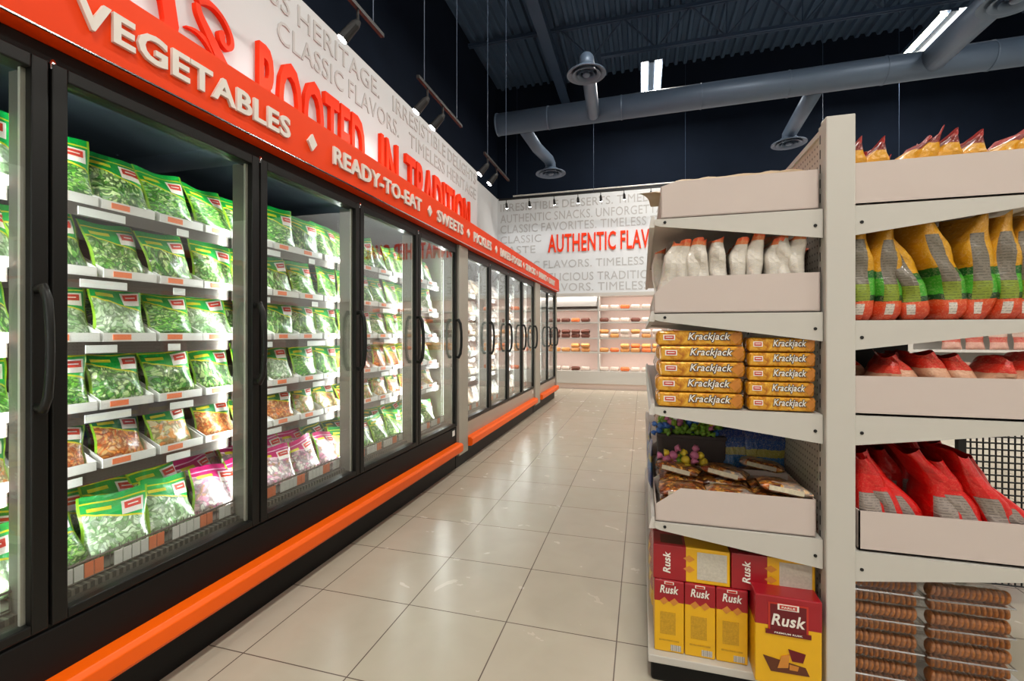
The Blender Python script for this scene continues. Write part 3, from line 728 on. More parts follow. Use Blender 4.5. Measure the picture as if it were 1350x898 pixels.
# ---- loft bags
def loft(wx, wy, h, seed, lean=0, n=20, nv=16, crimp=.92, curl=0, tm=.03, sh=.6):
    rn = random.Random(seed); ph = [rn.random()*6 for _ in range(5)]
    vs, uv = [], []
    for j in range(nv+1):
        v = j/nv
        top = 1 if v < sh else (tm+(1-tm)*(1-((v-sh)/(crimp-sh))**1.6)) if v < crimp else tm
        bot = min(1, .75+v*3)
        for i in range(n+1):
            a = 2*PI*i/n-PI/2; ca, sa = math.cos(a), math.sin(a)
            e = .55; X = math.copysign(abs(ca)**e, ca)*wx/2*top*bot; Y = math.copysign(abs(sa)**e, sa)*wy/2*bot*(1-.12*v)
            wv = 1+.06*math.sin(v*11+ph[0]+3*a)+.04*math.sin(v*19+ph[1]+a)
            X = X*wv+lean*h*v**1.5+curl*max(0, v-.8)*h+math.sin(v*7+ph[2])*.006+math.sin(3*a+ph[3])*.003*v
            vs.append((X, Y*wv, v*h+(.01*math.sin(ph[4]+a*2) if j == nv else 0))); uv.append((i/n, v))
    fs = [(j*(n+1)+i, j*(n+1)+i+1, (j+1)*(n+1)+i+1, (j+1)*(n+1)+i) for j in range(nv) for i in range(n)]
    fs.append(tuple(range(n-1, -1, -1))); return vs, fs, uv
def loft_proto(name, cat, mat, wx, wy, h, seed, **k):
    def mk():
        vs, fs, uv = loft(wx, wy, h, seed, **k)
        me = bpy.data.meshes.new(name); me.from_pydata(vs, [], fs); me.materials.append(mat); l = me.uv_layers.new(name='UVMap')
        for p in me.polygons:
            p.use_smooth = True
            for li in p.loop_indices: l.data[li].uv = uv[me.loops[li].vertex_index]
        return tag(obj(name, me), '', cat)
    return Proto(mk)
def band_mat(name, bands, noise=.1, panel=None, stripe=True, coat=.2, rough=.35, off=0):
    """horizontal colour bands printed on a bag; panel=(u half width, v0, v1, colour) prints an information panel facing front"""
    m = pmat(name, (1, 1, 1, 1), rough, coat=coat); g = NG(m); vec, u, v, z = g.coords('UV')
    nz = g.noise(vec, 9, 4, 1); vv = g.m('ADD', v, g.m('MULTIPLY', g.m('SUBTRACT', nz, .5), .05))
    c = g.ramp(vv, [(p, lin(*q)) for p, q in bands], 'CONSTANT')
    c = g.mix(g.m('MULTIPLY', g.m('GREATER_THAN', g.noise(vec, 30, 3, 2), .56), noise*2.5), c, lin(250, 230, 180))  # pale highlight flecks painted into the bag colour
    if panel:
      for uw, v0, v1, pc in (panel if isinstance(panel, list) else [panel]):
        uo = g.m('FRACT', g.m('ADD', u, off)); du = g.m('MINIMUM', uo, g.m('SUBTRACT', 1, uo))
        msk = g.m('MULTIPLY', g.m('LESS_THAN', du, uw), g.m('MULTIPLY', g.m('GREATER_THAN', v, v0), g.m('LESS_THAN', v, v1)))
        pcx = lin(*pc)
        if stripe:
            ln = g.m('GREATER_THAN', g.m('FRACT', g.m('MULTIPLY', v, 38)), .6); pcx = g.mix(g.m('MULTIPLY', ln, g.m('GREATER_THAN', g.noise(vec, 40, 2), .48)), lin(*pc), lin(*[int(q*.8) for q in pc]))
        c = g.mix(msk, c, pcx)
    g.base(c); g.bump(g.noise(vec, 6, 4, 1.5), .5, .012); return m
M_SILV = band_mat('silver_grey_bag', [(0, (196, 190, 180)), (.30, (206, 200, 190)), (.94, (214, 120, 70)), (.965, (222, 90, 44))], .06)
M_SNACK = band_mat('red_yellow_snack_bag', [(0, (214, 150, 20)), (.72, (210, 150, 24)), (.82, (120, 18, 22)), (.92, (170, 30, 28))], .04)
M_GRAIN = band_mat('green_yellow_grain_bag', [(0, (206, 66, 30)), (.14, (212, 80, 36)), (.19, (30, 70, 34)), (.25, (70, 160, 44)), (.42, (28, 96, 36)), (.5, (206, 150, 24)), (.75, (196, 140, 30))], .05, panel=[(.062, .36, .82, (122, 114, 100)), (.062, .19, .36, (128, 146, 40)), (.03, .05, .16, (214, 206, 196))], off=.035)
M_REDTOP = band_mat('beige_red_top_bag', [(0, (196, 140, 110)), (.55, (206, 156, 126)), (.75, (208, 44, 30)), (.9, (176, 26, 24))], .05, panel=(.08, .05, .5, (200, 176, 156)))
M_RED = band_mat('red_bag', [(0, (214, 14, 12)), (.3, (206, 10, 12)), (.8, (186, 6, 8))], .02, panel=(.085, .08, .60, (150, 138, 130)), off=.05)
rr = random.Random(11)
def label_pos(k, n, what): return f'{ORD[k]} {what}'
# kraft bags lying in the top left tray
kr = [make_pouch('kraft_snack_bag', 'food bag', .2, .22, .06, 90+i, KRAFT, logo=False) for i in range(2)]
for k, (x, y, z, rz, tx) in enumerate(((.225, YG+.125, 1.768, 76, -76), (.20, YG+.055, 1.824, 4, -84), (.31, YG+.05, 1.822, -3, -82), (.41, YG+.06, 1.828, 5, -84), (.47, YG+.05, 1.822, -2, -80), (.33, YG+.16, 1.80, 12, -86))):
    kr[k % 2].put((x, y, z), (R(tx), 0, R(rz)), f'brown paper snack bag lying in the top left tray, {ORD[k]} from the aisle', 'paper bags in the top left tray')
# grey bags standing in the second left tray
sv = [loft_proto('grey_snack_bag', 'food bag', M_SILV, .060, .17, .262, 100+i, tm=.75, sh=.82, lean=l, curl=c) for i, (l, c) in enumerate(((.12, .1), (.02, -.1), (-.1, .25), (.2, .3)))]
spos = [(.075, 3), (.118, 0), (.166, 0), (.212, 1), (.265, 1), (.318, 0), (.37, 0), (.425, 0), (.468, 1), (.528, 2)]
for row in range(3):
    for k, (x, i) in enumerate(spos):
        sv[i if row == 0 else rr.randrange(4)].put((x-.004, YG+.10+row*.19, 1.354), (0, 0, R(rr.uniform(-6, 6))),
            f'grey snack bag with orange top, {ORD[k]} from the aisle in the second left tray' if row == 0 else f'grey snack bag in {ORD[row]} row of the second left shelf, {ORD[k]} from the aisle', 'grey snack bags', (1, 1, rr.uniform(.92, 1.02)))

# ---- biscuit packs (third left shelf)
M_PACK = None
def pack_mat():
    m = pmat('golden_wrapper', (1, 1, 1, 1), .25, metal=.25, coat=.4); g = NG(m); vec, x, y, z = g.coords('Object')
    nz = g.noise(vec, 40, 4, 1.5)
    g.base(g.ramp(nz, [(.3, lin(170, 96, 12)), (.5, lin(214, 148, 26)), (.7, lin(236, 184, 60))])); g.bump(nz, .25, .004); return m
PACK = pack_mat(); BIS = pmat('biscuit_print', lin(190, 120, 40), .4, noise=.25, nscale=60); PWH = pmat('print_white', lin(240, 236, 226), .4, noise=.03)
PDK = pmat('print_dark_outline', lin(50, 34, 40), .4, noise=.05); PRED = pmat('print_red', lin(190, 50, 36), .4, noise=.05)
_pk = []
def make_pack():
    L, hh, dp = .285, .050, .06
    b = MB(); n = 10; prof = []
    for i in range(16):
        a = 2*PI*i/16; prof.append((math.copysign(abs(math.cos(a))**.35, math.cos(a))*dp/2, math.copysign(abs(math.sin(a))**.35, math.sin(a))*hh/2))
    xs = [(-L/2, .55), (-L/2+.006, .9), (-L/2+.012, 1), (L/2-.012, 1), (L/2-.006, .9), (L/2, .55)]
    vs = [(x, p[0]*k, p[1]*k+hh/2) for x, k in xs for p in prof]
    fs = [(j*16+i, (j+1)*16+i, (j+1)*16+(i+1) % 16, j*16+(i+1) % 16) for j in range(5) for i in range(16)]
    b.add(vs, fs+[tuple(range(15, -1, -1))[::-1], tuple(range(80, 96))[::-1]])
    r = obj('biscuit_pack', b, PACK, smooth=False); tag(r, '', 'biscuit pack')
    f = -dp/2-.0006
    m1 = text_mesh('Krackjack', .135, .030, .001, PWH, .01, .25, 'pack_name'); m0 = text_mesh('Krackjack', .143, .036, .0006, PDK, .085, .25, 'pack_name_outline')
    o0 = obj('pack_name_outline', m0, parent=r); o0.location = (-.0375, f, .0085); o0.rotation_euler = FACE_Y
    o1 = obj('pack_name', m1, parent=r); o1.location = (-.035, f-.0006, .012); o1.rotation_euler = FACE_Y
    obj('brand_badge', MB().box(-.118, -.078, f-.0006, f+.001, .018, .036, 0).box(-.114, -.082, f-.0012, f, .021, .033, 1).box(-.110, -.086, f-.0016, f, .026, .029, 0), [PWH, PRED], r)
    dm = MB()
    for cx in (.118,):
        dm.prism([(cx-.019, .025), (cx, .006), (cx+.019, .025), (cx, .044)], f-.0006, f+.001); dm.prism([(cx-.004, .034), (cx+.013, .045), (cx+.02, .038), (cx+.01, .03)], f-.0009, f+.001)
    obj('biscuit_picture', dm, BIS, r)
    return r
bp = Proto(make_pack)
for row in range(2):
    for c, x in enumerate((.197, .459)):
        for k in range(5):
            if c == 1 and row == 0: xs = .73
            else: xs = 1.0
            sc = (1.03, 1, 1.09) if c == 0 else (.74, 1, .99)
            hh = .050*sc[2]
            bp.put((x+rr.uniform(-.004, .004), YG+.042+row*.075+rr.uniform(0, .005), 1.006+k*(hh+.0015)), (0, 0, 0),
                   (f'golden biscuit pack, {["bottom","second","middle","fourth","topmost"][k]} of the {"left" if c == 0 else "right"} stack' + ('' if row == 0 else ' behind the front stack')), 'golden biscuit packs', sc)
# ---- fourth left shelf: brown cookie packets, sweets and blue bags
M_COOK = produce_mat('cookie_wrapper', [(120, 50, 20), (196, 110, 40), (230, 170, 70), (80, 30, 16)], scale=60, clear=True, painted_glare=.25, space='Object')
def make_cookie_pack():
    b = MB(); L, W, H = .15, .14, .036; nx = 8
    vs, fs = [], []
    for i in range(nx+1):
        u = i/nx; k = 1 if 0 < i < nx else .25
        for j in range(12):
            a = 2*PI*j/12; vs.append(((u-.5)*L*(1.0 if 0 < i < nx else 1.12), math.copysign(abs(math.cos(a))**.5, math.cos(a))*W/2, H/2+math.copysign(abs(math.sin(a))**.5, math.sin(a))*H/2*k*(1+.08*math.sin(i*3+j))))
    fs = [(i*12+j, (i+1)*12+j, (i+1)*12+(j+1) % 12, i*12+(j+1) % 12) for i in range(nx) for j in range(12)]
    b.add(vs, fs); r = obj('cookie_packet', b, M_COOK, smooth=True); tag(r, '', 'cookie packet')
    obj('nutrition_label', MB().box(-.055, .055, -W/2-.003, -W/2+.002, .010, .026), pmat('nutrition_print', lin(206, 196, 170), .5, noise=.3, nscale=90), r)
    return r
cp = Proto(make_cookie_pack)
for c, x in enumerate((.145, .315, .475)):
    for row in range(3):
        for k in range(4):
            if k == 3 and (row, c) not in ((0, 2), (1, 1), (1, 0), (2, 2)): continue
            cp.put((x+rr.uniform(-.006, .006), YG+.09+row*.15, .596+k*.037), (R(rr.uniform(-2, 2)) if k < 3 else R(-6), R(rr.uniform(-2, 2)) if k < 3 else R(7), R(rr.uniform(-5, 5) if k < 3 else rr.uniform(-18, 18))),
                   f'brown cookie packet, {["lowest","second","third","loose top"][k]} in {["left","middle","right"][c]} pile, {["front","middle","back"][row]} row', 'brown cookie packets', (.97, .95, 1))
M_SW = [pmat('sweet_green', lin(130, 176, 60), .35, noise=.3, nscale=60), pmat('sweet_blue', lin(60, 110, 190), .35, noise=.3, nscale=60), pmat('sweet_pink', lin(206, 120, 160), .35, noise=.2, nscale=60), pmat('sweet_yellow', lin(236, 210, 60), .35, noise=.2, nscale=60)]
def make_sweet(mi):
    def mk():
        b = MB(); b.lathe([(0, -.012), (.008, -.010), (.013, 0), (.008, .010), (0, .012)], (0, 0, .012), 10)
        for s in (-1, 1): b.tube([(s*.011, 0, .012), (s*.02, 0, .016), (s*.027, .003, .012)], [.002, .008, .011], 6)
        return tag(obj('wrapped_sweet', b, M_SW[mi], smooth=True), '', 'sweet')
    return Proto(mk)
swp = [make_sweet(i) for i in range(4)]; sn = ['green', 'blue', 'pink', 'yellow']
# sweets lie on a dark box at the back of that shelf
tag(obj('dark_box', MB().box(.07, .36, YG+.5, YG+.72, .59, .80).box(.065, .365, YG+.495, YG+.725, .79, .806), pmat('dark_carton', lin(74, 64, 62), .6, noise=.15, nscale=8), bevel=.003), 'dark carton behind the brown cookie packets on the fourth left shelf', 'box')
for k in range(46):
    mi = rr.choice((0, 0, 1, 2, 3)) if k > 30 else rr.choice((0, 0, 0, 1))
    lay = k//18
    swp[mi].put((.085+(k % 9)*.030+rr.uniform(-.004, .004), YG+.515+((k//9) % 2)*.04+rr.uniform(-.004, .004), .808+lay*.024), (rr.random(), rr.random(), rr.random()*6),
                f'{sn[mi]} wrapped sweet in the heap on the dark carton', f'{sn[mi]} sweets on the dark carton', (1.25, 1.25, 1.25))
for k in range(7):
    mi = (2, 3, 2, 0, 3, 2, 3)[k]
    swp[mi].put((.09+.024*k, YG+.28+.012*(k % 2), .73+.012*(k % 3)), (rr.random(), rr.random(), rr.random()*6), f'{sn[mi]} wrapped sweet lying on the brown cookie packets', f'{sn[mi]} sweets on the cookie packets', (1.5, 1.5, 1.5))
M_BLUE = band_mat('blue_bag_print', [(0, (20, 70, 150)), (.35, (30, 110, 180)), (.55, (170, 160, 70)), (.68, (24, 80, 160)), (.85, (20, 60, 140))], .1)
bb = [make_pouch('blue_snack_bag', 'food bag', .17, .25, .05, 120+i, M_BLUE, logo=False) for i in range(2)]
for k, (x, y) in enumerate(((.40, YG+.50), (.52, YG+.48), (.46, YG+.60))):
    bb[k % 2].put((x, y, .592), (R(-8), 0, R((-6, 8, 3)[k])), f'blue snack bag standing at the back of the fourth left shelf, {["left","right","rear"][k]} one', 'blue snack bags')
for k in range(3):
    bb[k % 2].put((.035+.0, YG+.40+k*.2, .60), (0, 0, R(-90)), f'blue snack bag hanging over the aisle edge, {ORD[k]} from the camera', 'blue bags at the aisle edge', (.8, .5, .8))

# ---- rusk boxes (base deck, left)
YEL = pmat('rusk_yellow', lin(232, 178, 18), .4, noise=.05, nscale=12, coat=.2); CRIM = pmat('rusk_crimson', lin(158, 14, 30), .35, noise=.08, nscale=10, coat=.3)
DCRIM = pmat('rusk_dark_panel', lin(104, 12, 24), .35, noise=.06); RBROWN = pmat('rusk_brown', lin(96, 48, 24), .5, noise=.2, nscale=40); RTOAST = pmat('rusk_toast', lin(206, 134, 52), .5, noise=.15, nscale=60)
PRINT = pmat('small_print', lin(196, 150, 30), .5, noise=.35, nscale=150); BARC = None
def barcode_mat():
    m = pmat('barcode', (1, 1, 1, 1), .5); g = NG(m); vec, x, y, z = g.coords('Object')
    g.base(g.mix(g.m('GREATER_THAN', g.m('SINE', g.m('ADD', g.m('MULTIPLY', x, 2400), g.m('SINE', g.m('MULTIPLY', x, 900)))), .1), lin(236, 230, 220), lin(40, 36, 36))); return m
BARC = barcode_mat()
NUTR = pmat('nutrition_panel', lin(196, 190, 176), .5, noise=.25, nscale=120)
def rusk(w, h, d, mode):
    def mk():
        hs = h*.68 if mode != 'lying' else h
        r = obj('rusk_box', MB().box(-w/2, w/2, 0, d, 0, h), YEL if mode != 'lying' else YEL, bevel=.004); tag(r, '', 'rusk box')
        f = -.0008
        if mode in ('standing', 'big'):
            hr = .70 if mode == 'standing' else .66
            obj('red_band', MB().box(-w/2-.0006, w/2+.0006, f, d+.0006, h*hr, h*1.002), CRIM, r, bevel=.004)
            tw = w*.62; th = h*.11 if mode == 'standing' else h*.13
            if mode == 'big':
                obj('name_panel', MB().box(-w*.30, w*.30, f-.0015, f, h*.60, h*.93, 0).box(-w*.27, w*.27, f-.0022, f, h*.615, h*.915, 1), [PRED, DCRIM], r)
                obj('banner', MB().box(-w*.34, w*.34, f-.003, f, h*.575, h*.625), DCRIM, r)
            o = obj('box_name', text_mesh('Rusk', tw*(.82 if mode == 'big' else 1), th, .0015, PWH, .02, .2, 'box_name'), parent=r); o.location = (-tw/2*(.82 if mode == 'big' else 1), f-.0022, h*(.68 if mode == 'big' else .83)); o.rotation_euler = FACE_Y
            obj('brand_badge', MB().box(-w*.16, w*.16, f-.0024, f, h*.86 if mode == 'big' else h*.955, h*.925 if mode == 'big' else h*.99, 0).box(-w*.13, w*.13, f-.003, f, h*.87 if mode == 'big' else h*.96, h*.915 if mode == 'big' else h*.985, 1), [PWH, PRED], r)
            if mode == 'big':
                for s, ww, zz, hh, mt in (('PARLE', w*.2, .882, .022, PWH), ('PREMIUM RUSK', w*.42, .592, .018, PWH)):
                    o = obj('small_lettering', text_mesh(s, ww, h*hh, .0008, mt, .02, 0, 'small_lettering'), parent=r); o.location = (-ww/2, f-.0036, h*zz); o.rotation_euler = FACE_Y
                obj('tray_picture', MB().prism([(-w*.38, h*.32), (w*.26, h*.25), (w*.32, h*.16), (-w*.26, h*.15)], f-.001, f), RBROWN, r)
                obj('cup_picture', MB().prism([(0, h*.43), (w*.26, h*.40), (w*.22, h*.30), (w*.06, h*.30)], f-.0018, f), DCRIM, r)
                obj('rusk_picture', MB().prism([(-w*.16, h*.20), (-w*.10, h*.34), (w*.02, h*.37), (w*.0, h*.22)], f-.0026, f).prism([(w*.02, h*.2), (w*.02, h*.26), (w*.16, h*.25), (w*.14, h*.2)], f-.0022, f), RTOAST, r)
            else:
                tp = MB()
                for s in (-1, 1):
                    cx = s*w*.17; cz = h*.715; q = w*.15; tp.prism([(cx-q, cz), (cx-.1*q, cz-q*.9), (cx+q, cz), (cx+.1*q, cz+q*.9)], f-.0016-.0004*(s > 0), f)
                obj('rusk_picture', tp, RTOAST, r)
                obj('small_print', MB().box(-w*.30, w*.22, f-.0004, f+.001, h*.25, h*.56).box(-w*.34, w*.34, f-.0004, f+.001, h*.155, h*.175), PRINT, r)
                obj('barcode', MB().box(w*.05, w*.40, f-.0006, f+.001, h*.03, h*.11), BARC, r)
        else:
            obj('red_band', MB().box(-w/2-.0006, -w*.06, f, d+.0006, -.0004, h+.0006), CRIM, r, bevel=.003)
            o = obj('box_name', text_mesh('Rusk', h*.62, w*.10, .0015, PWH, .02, .2, 'box_name'), parent=r); o.location = (-w*.27, f-.001, h*.2); o.rotation_euler = (R(90), R(-90), 0)
            obj('rusk_picture', MB().prism([(-w*.10, h*.68), (-w*.02, h*.58), (w*.05, h*.68), (-w*.02, h*.78)], f-.001, f).prism([(-w*.10, h*.38), (-w*.02, h*.28), (w*.05, h*.38), (-w*.02, h*.48)], f-.001, f), RTOAST, r)
            obj('nutrition_panel', MB().box(w*.08, w*.46, f-.0004, f+.001, h*.12, h*.9), NUTR, r)
            obj('top_picture', MB().box(-w*.40, -w*.10, d*.15, d*.8, h, h+.0012), RBROWN, r)
        return r
    return Proto(mk)
rs = rusk(.103, .262, .12, 'standing'); rl = rusk(.262, .126, .12, 'lying'); rb = rusk(.197, .295, .18, 'big')
for row in range(2):
    for k, x in enumerate((.094, .200, .306)):
        rs.put((x, YG+.030+row*.125, .101), (0, 0, R(rr.uniform(-1, 1))), f'upright red and yellow rusk box, {ORD[k]} from the aisle' + (' in the bottom shelf front row' if row == 0 else ' in the second row'), 'upright rusk boxes')
for row in range(2):
    for k, x in enumerate((.170, .437)):
        if k == 1 and row == 1: continue
        rl.put((x, YG+.036+row*.125, .365), (0, 0, R(rr.uniform(-1, 1))), f'red and yellow rusk box lying on its side on upright boxes, {["left","right"][k]} one' + (' behind' if row else ''), 'rusk boxes lying on top')
rb.put((.464, YG-.04, .101), (0, 0, R(-1)), 'large red and yellow rusk box standing at the front beside the white post')
rs.put((.414, YG+.155, .101), (0, 0, 0), 'upright rusk box standing behind the large rusk box, left one', 'upright rusk boxes')
rs.put((.522, YG+.155, .101), (0, 0, 0), 'upright rusk box standing behind the large rusk box, right one', 'upright rusk boxes')
M_PKR = band_mat('crimson_packet', [(0, (226, 176, 50)), (.35, (160, 20, 34)), (.8, (190, 40, 50))], .15)
rp = make_pouch('rusk_packet', 'rusk packet', .13, .2, .05, 140, M_PKR, logo=False)
for k in range(4):
    rp.put((.05, YG+.35+k*.15, .101+(.0 if k % 2 else .0)), (R(-4), 0, R(-90)), f'red and yellow packet at the aisle edge of the bottom shelf, {ORD[k]} from the camera', 'packets at the aisle edge')
# aisle-edge goods farther back on the left shelves
M_AIS = [band_mat('rose_packet', [(0, (206, 170, 160)), (.4, (196, 90, 90)), (.7, (226, 160, 150))], .2), band_mat('brown_packet', [(0, (150, 110, 70)), (.5, (90, 60, 50)), (.8, (206, 90, 50))], .2)]
ap = [make_pouch('snack_packet', 'food packet', .2, .26, .07, 150+i, M_AIS[i], logo=False) for i in range(2)]
for j, z in enumerate(LZ+(.101,)):
    for k in range(8):
        yy = 2.78+k*.18
        if yy > 4.1: break
        ap[(k+j) % 2].put((.12, yy, z+.001), (R(-6), 0, R(-90)), f'snack packet facing the aisle, {ORD[k]} along the rear half of the {(["top","second","third","fourth","bottom"])[j]} left shelf', 'snack packets along the rear shelves')

# ---- right side goods
sp_ = [loft_proto('snack_bag', 'snack bag', M_SNACK, .085, .17, .23, 160+i, lean=l, curl=c) for i, (l, c) in enumerate(((.15, .3), (.05, .1), (.25, .5)))]
for row in range(2):
    for k in range(8):
        sp_[rr.randrange(3)].put((.675+k*.064, YG+.1+row*.18, 1.702), (0, 0, R(rr.uniform(-8, 8))), f'red and yellow snack bag, {ORD[k]} from the post, {["front","rear"][row]} row of the top right tray', 'red and yellow snack bags', (1, 1, rr.uniform(.88, 1.03)))
gb = [loft_proto('grain_bag', 'food bag', M_GRAIN, .088, .19, .33, 170+i, tm=.4, lean=l, curl=c) for i, (l, c) in enumerate(((-.1, .1), (.02, -.1), (-.28, .1), (-.02, .2)))]
gx = [(.70, 1), (.765, 1), (.865, 2), (.945, 2), (1.015, 3), (1.085, 1), (1.155, 3)]
for row in range(2):
    for k, (x, i) in enumerate(gx):
        gb[i if row == 0 else 1].put((x, YG+.11+row*.2, 1.3185), (0, 0, R(rr.uniform(-14, 14))), f'green and yellow grain bag, {ORD[k]} from the post, {["front","rear"][row]} row, second right shelf', 'green and yellow grain bags', (.95, 1, rr.uniform(.9, .99) if k < 3 else 1))
rt = [loft_proto('red_top_bag', 'food bag', M_REDTOP, .08, .17, .20, 180+i, tm=.5, lean=l, curl=c) for i, (l, c) in enumerate(((-.15, -.3), (.1, .2), (-.3, -.5)))]
for row in range(2):
    for k in range(7):
        rt[rr.randrange(3)].put((.70+k*.073, YG+.1+row*.18, 1.014), (0, 0, R(rr.uniform(-14, 14))), f'beige bag with red top, {ORD[k]} from the post, {["front","rear"][row]} row of the third right tray', 'beige bags with red tops', (1, 1, rr.uniform(.85, 1)))
rd = [loft_proto('red_bag', 'food bag', M_RED, .09, .19, .32, 190+i, tm=.5, lean=l, curl=c) for i, (l, c) in enumerate(((-.25, -.1), (-.42, .1), (-.1, -.2), (-.55, 0)))]
rx = [(.715, 2), (.785, 0), (.865, 3), (.93, 2), (1.01, 3), (1.075, 1), (1.15, 3)]
for row in range(2):
    for k, (x, i) in enumerate(rx):
        rd[i if row == 0 else (2 if k < 4 else 0)].put((x+.02, YG+.11+row*.19, .569), (0, 0, R(rr.uniform(-10, 10))), f'plain red bag, {ORD[k]} from the post, {["front","rear"][row]} row of the fourth right tray', 'plain red bags', (1, 1, (.93, .97, .9, .95, 1, 1, .85)[k]))

tag(obj('shade_fill', MB().box(.70, 1.02, YG+.44, YG+.70, 1.008, 1.26).box(.695, 1.025, YG+.435, YG+.705, 1.25, 1.264), pmat('shade_fill_black', lin(24, 22, 22), .6, noise=.2), bevel=.003), 'black box added as dark fill for shade behind the beige bags, third right shelf', 'box')  # black box added to stand in for the shade deep in this shelf
for k in range(6):
    rd[(2, 2, 0, 2, 2, 0)[k]].put((.74+k*.08, YG+.50, .569), (0, 0, R(rr.uniform(-10, 10))), f'plain red bag, {ORD[k]} from the post, back row behind the fourth right tray', 'plain red bags', (1, 1, 1.02))
# ---- cookie clamshells
COOK = pmat('baked_cookie', lin(158, 96, 44), .6, noise=.6, nscale=90, bump=.5)
cookie = Proto(lambda: tag(obj('cookie', MB().lathe([(0, -.0048), (.02, -.005), (.026, -.002), (.0265, .002), (.02, .005), (0, .0048)], (0, 0, 0), 14), COOK, smooth=True), '', 'cookie'))
def make_clam():
    w, d, h = .19, .13, .098
    def shell(z0, z1, i0, i1):
        b = MB(); n = 4
        a = [(-w/2+i0, i0), (w/2-i0, i0), (w/2-i0, d-i0), (-w/2+i0, d-i0)]; c = [(-w/2+i1, i1), (w/2-i1, i1), (w/2-i1, d-i1), (-w/2+i1, d-i1)]
        b.add([(x, y, z0) for x, y in a]+[(x, y, z1) for x, y in c], [(i, (i+1) % 4, 4+(i+1) % 4, 4+i) for i in range(4)]+[(4, 5, 6, 7)]); return b
    r = obj('cookie_box', shell(.05, .003, .004, .014), CLEAR); tag(r, '', 'cookie box')
    obj('lid', shell(.052, .094, .004, .012), CLEAR, r)
    rim = MB().tube([(-w/2, 0, .051), (w/2, 0, .051), (w/2, d, .051), (-w/2, d, .051), (-w/2, 0, .051)], .0036, 6)
    obj('rim', rim, glass_mat('clear_rim', .6, .45, (.9, .9, .88, 1), .2), r); return r
cl = Proto(make_clam)
tilt = 0
for c, (x, yo, sx) in enumerate(((.768, .02, 1.04), (.988, .015, 1.17))):
    for k in range(4):
        nm = f'{["bottom","second","third","topmost"][k]} box of the {["left","right"][c]} stack'
        z = .102+k*.0925
        cl.put((x, YG+yo, z), (0, 0, R((0, 1.5)[c]+rr.uniform(-.8, .8))), f'clear plastic box of cookies, {nm}', 'clear cookie boxes', (sx, 1, .93))
        for tier, zz in ((0, .024), (1, .068)):
            for q in range((12, 14)[c]):
                cookie.put((x-.08*sx+q*.0148, YG+yo+.031, z+zz), (0, R(90+(20 if tier else 6)+rr.uniform(-11, 11)), 0), f'round brown cookie on edge, {["lower","upper"][tier]} row, {nm}', f'cookies in the {nm}', (.80, .95, 1.1))
for k in range(4):
    cl.put((1.0, YG+.20, .102+k*.0925), (0, 0, R(3)), f'clear plastic box behind the right cookie stack, {["bottom","second","third","topmost"][k]} one', 'clear cookie boxes behind', (1.1, 1, .93))

# ================================================================ BACK SHELVING
bs = thing('wall_shelving', 'long white backlit wall shelving with packaged bread under the red AUTHENTIC FLAVORS sign', 'shelving', (.5, 11.0, 0))
BX0, BX1, YF = -3.1, 4.6, 10.76
BPINK = pmat('shelf_back_panel', lin(232, 210, 200), .6, noise=.03)
part('back_panel', MB().box(BX0, BX1, 11.3, 11.34, 0, 2.22), BPINK, bs)
part('base', MB().box(BX0, BX1, YF, 11.3, .13, .42), WHITE, bs)
part('toe_kick', MB().box(BX0, BX1, YF+.05, 11.3, 0, .13), BPINK, bs)
part('header', MB().box(BX0, BX1, YF+.1, 11.3, 2.16, 2.24), WHITE, bs)
part('header_panel', MB().box(BX0, -1.02, YF+.1, YF+.13, 1.93, 2.16), WHITE, bs)
for x in (BX0, -1.0, .55, 2.1, 3.6, BX1-.04): part('divider', MB().box(x, x+.04, YF+.05, 11.3, .42, 2.16), WHITE, bs)
BZ = (1.86, 1.56, 1.19, .86)
for z in BZ: part('shelf', MB().box(BX0+.04, BX1-.04, YF+.04, 11.3, z-.03, z), WHITE, bs)
for z in (2.155, 1.825, 1.525, 1.155, .825):
    L = bpy.data.lights.new('shelf_glow', 'AREA'); L.shape = 'RECTANGLE'; L.size = 7; L.size_y = .03; L.energy = 17; L.color = (1, .9, .84)
    lo = bpy.data.objects.new('shelf_glow', L); col.objects.link(lo); lo.parent = bs; lo.location = Vector((.75, YF+.07, z-.012))-bs.location; lo.rotation_euler = (R(25), 0, 0)
LOAF = [pmat('bread_tan', lin(214, 150, 84), .5, noise=.25, nscale=25), pmat('bread_dark', lin(110, 60, 44), .45, noise=.35, nscale=25), pmat('bread_white_wrap', lin(232, 214, 200), .4, noise=.2, nscale=18), pmat('bread_orange', lin(230, 120, 60), .45, noise=.25, nscale=20)]
def make_loaf(mi):
    def mk():
        b = MB(); n = 9; vs = []
        for i in range(n+1):
            u = i/n; k = .35 if i in (0, n) else 1-.06*(i % 2)
            for j in range(12):
                a = 2*PI*j/12; vs.append(((u-.5)*.21, math.copysign(abs(math.cos(a))**.7, math.cos(a))*.07*k, .05+math.copysign(abs(math.sin(a))**.6, math.sin(a))*.05*k*(1 if i not in (0, n) else .8)))
        b.add(vs, [(i*12+j, (i+1)*12+j, (i+1)*12+(j+1) % 12, i*12+(j+1) % 12) for i in range(n) for j in range(12)])
        return tag(obj('bread_packet', b, LOAF[mi], smooth=True), '', 'bread')
    return Proto(mk)
lp = [make_loaf(i) for i in range(4)]; ln = ['tan', 'dark brown', 'white wrapped', 'orange']
lay = {0: {0: [], 1: (2, 2, 3)}, 1: {0: (1, 1, 3), 1: (1, 2, 2)}, 2: {0: (1, 1, 1), 1: (2, 0, 2)}, 3: {0: (0, 0, 0), 1: (0, 3, 0)}, 4: {0: (2, 2, 1), 1: (2, 2, 3)}}
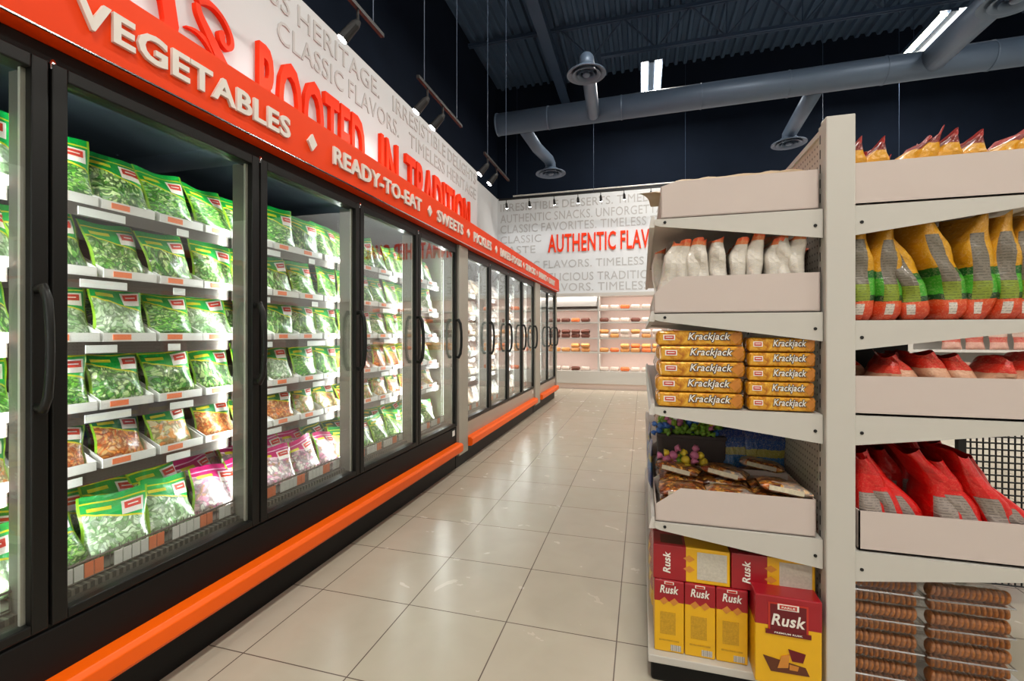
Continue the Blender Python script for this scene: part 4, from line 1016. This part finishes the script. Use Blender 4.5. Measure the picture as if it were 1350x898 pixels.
for j, z in enumerate(BZ+(.42,)):
    for bay, (a, b) in enumerate(((-2.0, -1.1), (-.86, .45), (.75, 2.0), (2.3, 3.5))):
        pool = lay[j][0 if bay % 2 == 0 else 1]
        if not pool: continue
        x = a; i = 0
        while x < b:
            for st in range(2 if (j == 3 and i > 1) or j == 2 else 1):
                mi = pool[(i+st) % len(pool)]
                lp[mi].put((x, 10.95+rr.uniform(-.02, .03), z+.0+st*.1), (0, 0, R(rr.uniform(-12, 12))), f'{ln[mi]} bread packet, {ORD[i]} from left{", upper" if st else ""}, {["top","second","third","fourth","lowest"][j]} shelf, {ORD[bay]} bay of back shelving', f'bread packets on the back shelving', (1, 1.2, 1))
            x += .235; i += 1

# ================================================================ RIGHT BACKGROUND
t = thing('wire_rack', 'black wire mesh rack standing beyond the white shelving at right', 'rack', (1.9, 2.85, 0))
fr = MB()
for x in (1.46, 2.6):
    for y in (2.7, 3.1): fr.box(x-.015, x+.015, y-.015, y+.015, 0, .92)
part('rack_frame', fr, RUBBER, t)
wm = MB(); x = 1.475
while x < 2.6: wm.tube([(x, 2.7, .1), (x, 2.7, .9)], .004, 4); x += .024
z = .1
while z < .91: wm.tube([(1.46, 2.698, z), (2.6, 2.698, z)], .004, 4); z += .03
part('mesh_front', wm, RUBBER, t)
part('rack_shelf', MB().box(1.46, 2.6, 2.7, 3.1, .3, .31).box(1.46, 2.6, 2.7, 3.1, .895, .91), RUBBER, t)
ws = thing('open_cooler', 'white open wall case with packaged goods in the far right background', 'cooler', (5.2, 7.6, 0))
part('case_body', MB().box(3.2, 7.6, 7.5, 7.55, 0, 2.1).box(3.2, 7.6, 6.9, 7.5, 0, .35), WHITE, ws)
part('case_top', MB().box(3.2, 7.6, 6.85, 7.5, 2.0, 2.1), WHITE, ws)
for x in (3.2, 7.55): part('case_side', MB().box(x, x+.05, 6.9, 7.5, .35, 2.0), WHITE, ws)
for z in (.7, 1.08, 1.5): part('shelf', MB().box(3.25, 7.55, 6.95, 7.5, z-.03, z), WHITE, ws)
L = bpy.data.lights.new('case_glow', 'AREA'); L.shape = 'RECTANGLE'; L.size = 4.2; L.size_y = .06; L.energy = 60; L.color = (.92, .97, 1)
lo = bpy.data.objects.new('case_glow', L); col.objects.link(lo); lo.parent = ws; lo.location = Vector((5.4, 6.93, 1.98))-ws.location; lo.rotation_euler = (R(35), 0, 0)
M_PR = band_mat('red_pink_packet', [(0, (206, 150, 140)), (.4, (196, 60, 56)), (.7, (226, 190, 180))], .2)
pp = make_pouch('packaged_food', 'food packet', .2, .22, .08, 200, M_PR, logo=False)
for j, z in enumerate((.7, 1.08, 1.5)):
    for k in range(8):
        pp.put((3.75+k*.24, 7.1, z+.002), (R(-6), 0, R(rr.uniform(-8, 8))), f'red and pink packet, {ORD[k]} from left on the {["lower","middle","upper"][j]} shelf of the far white case', 'packets in the far white case')
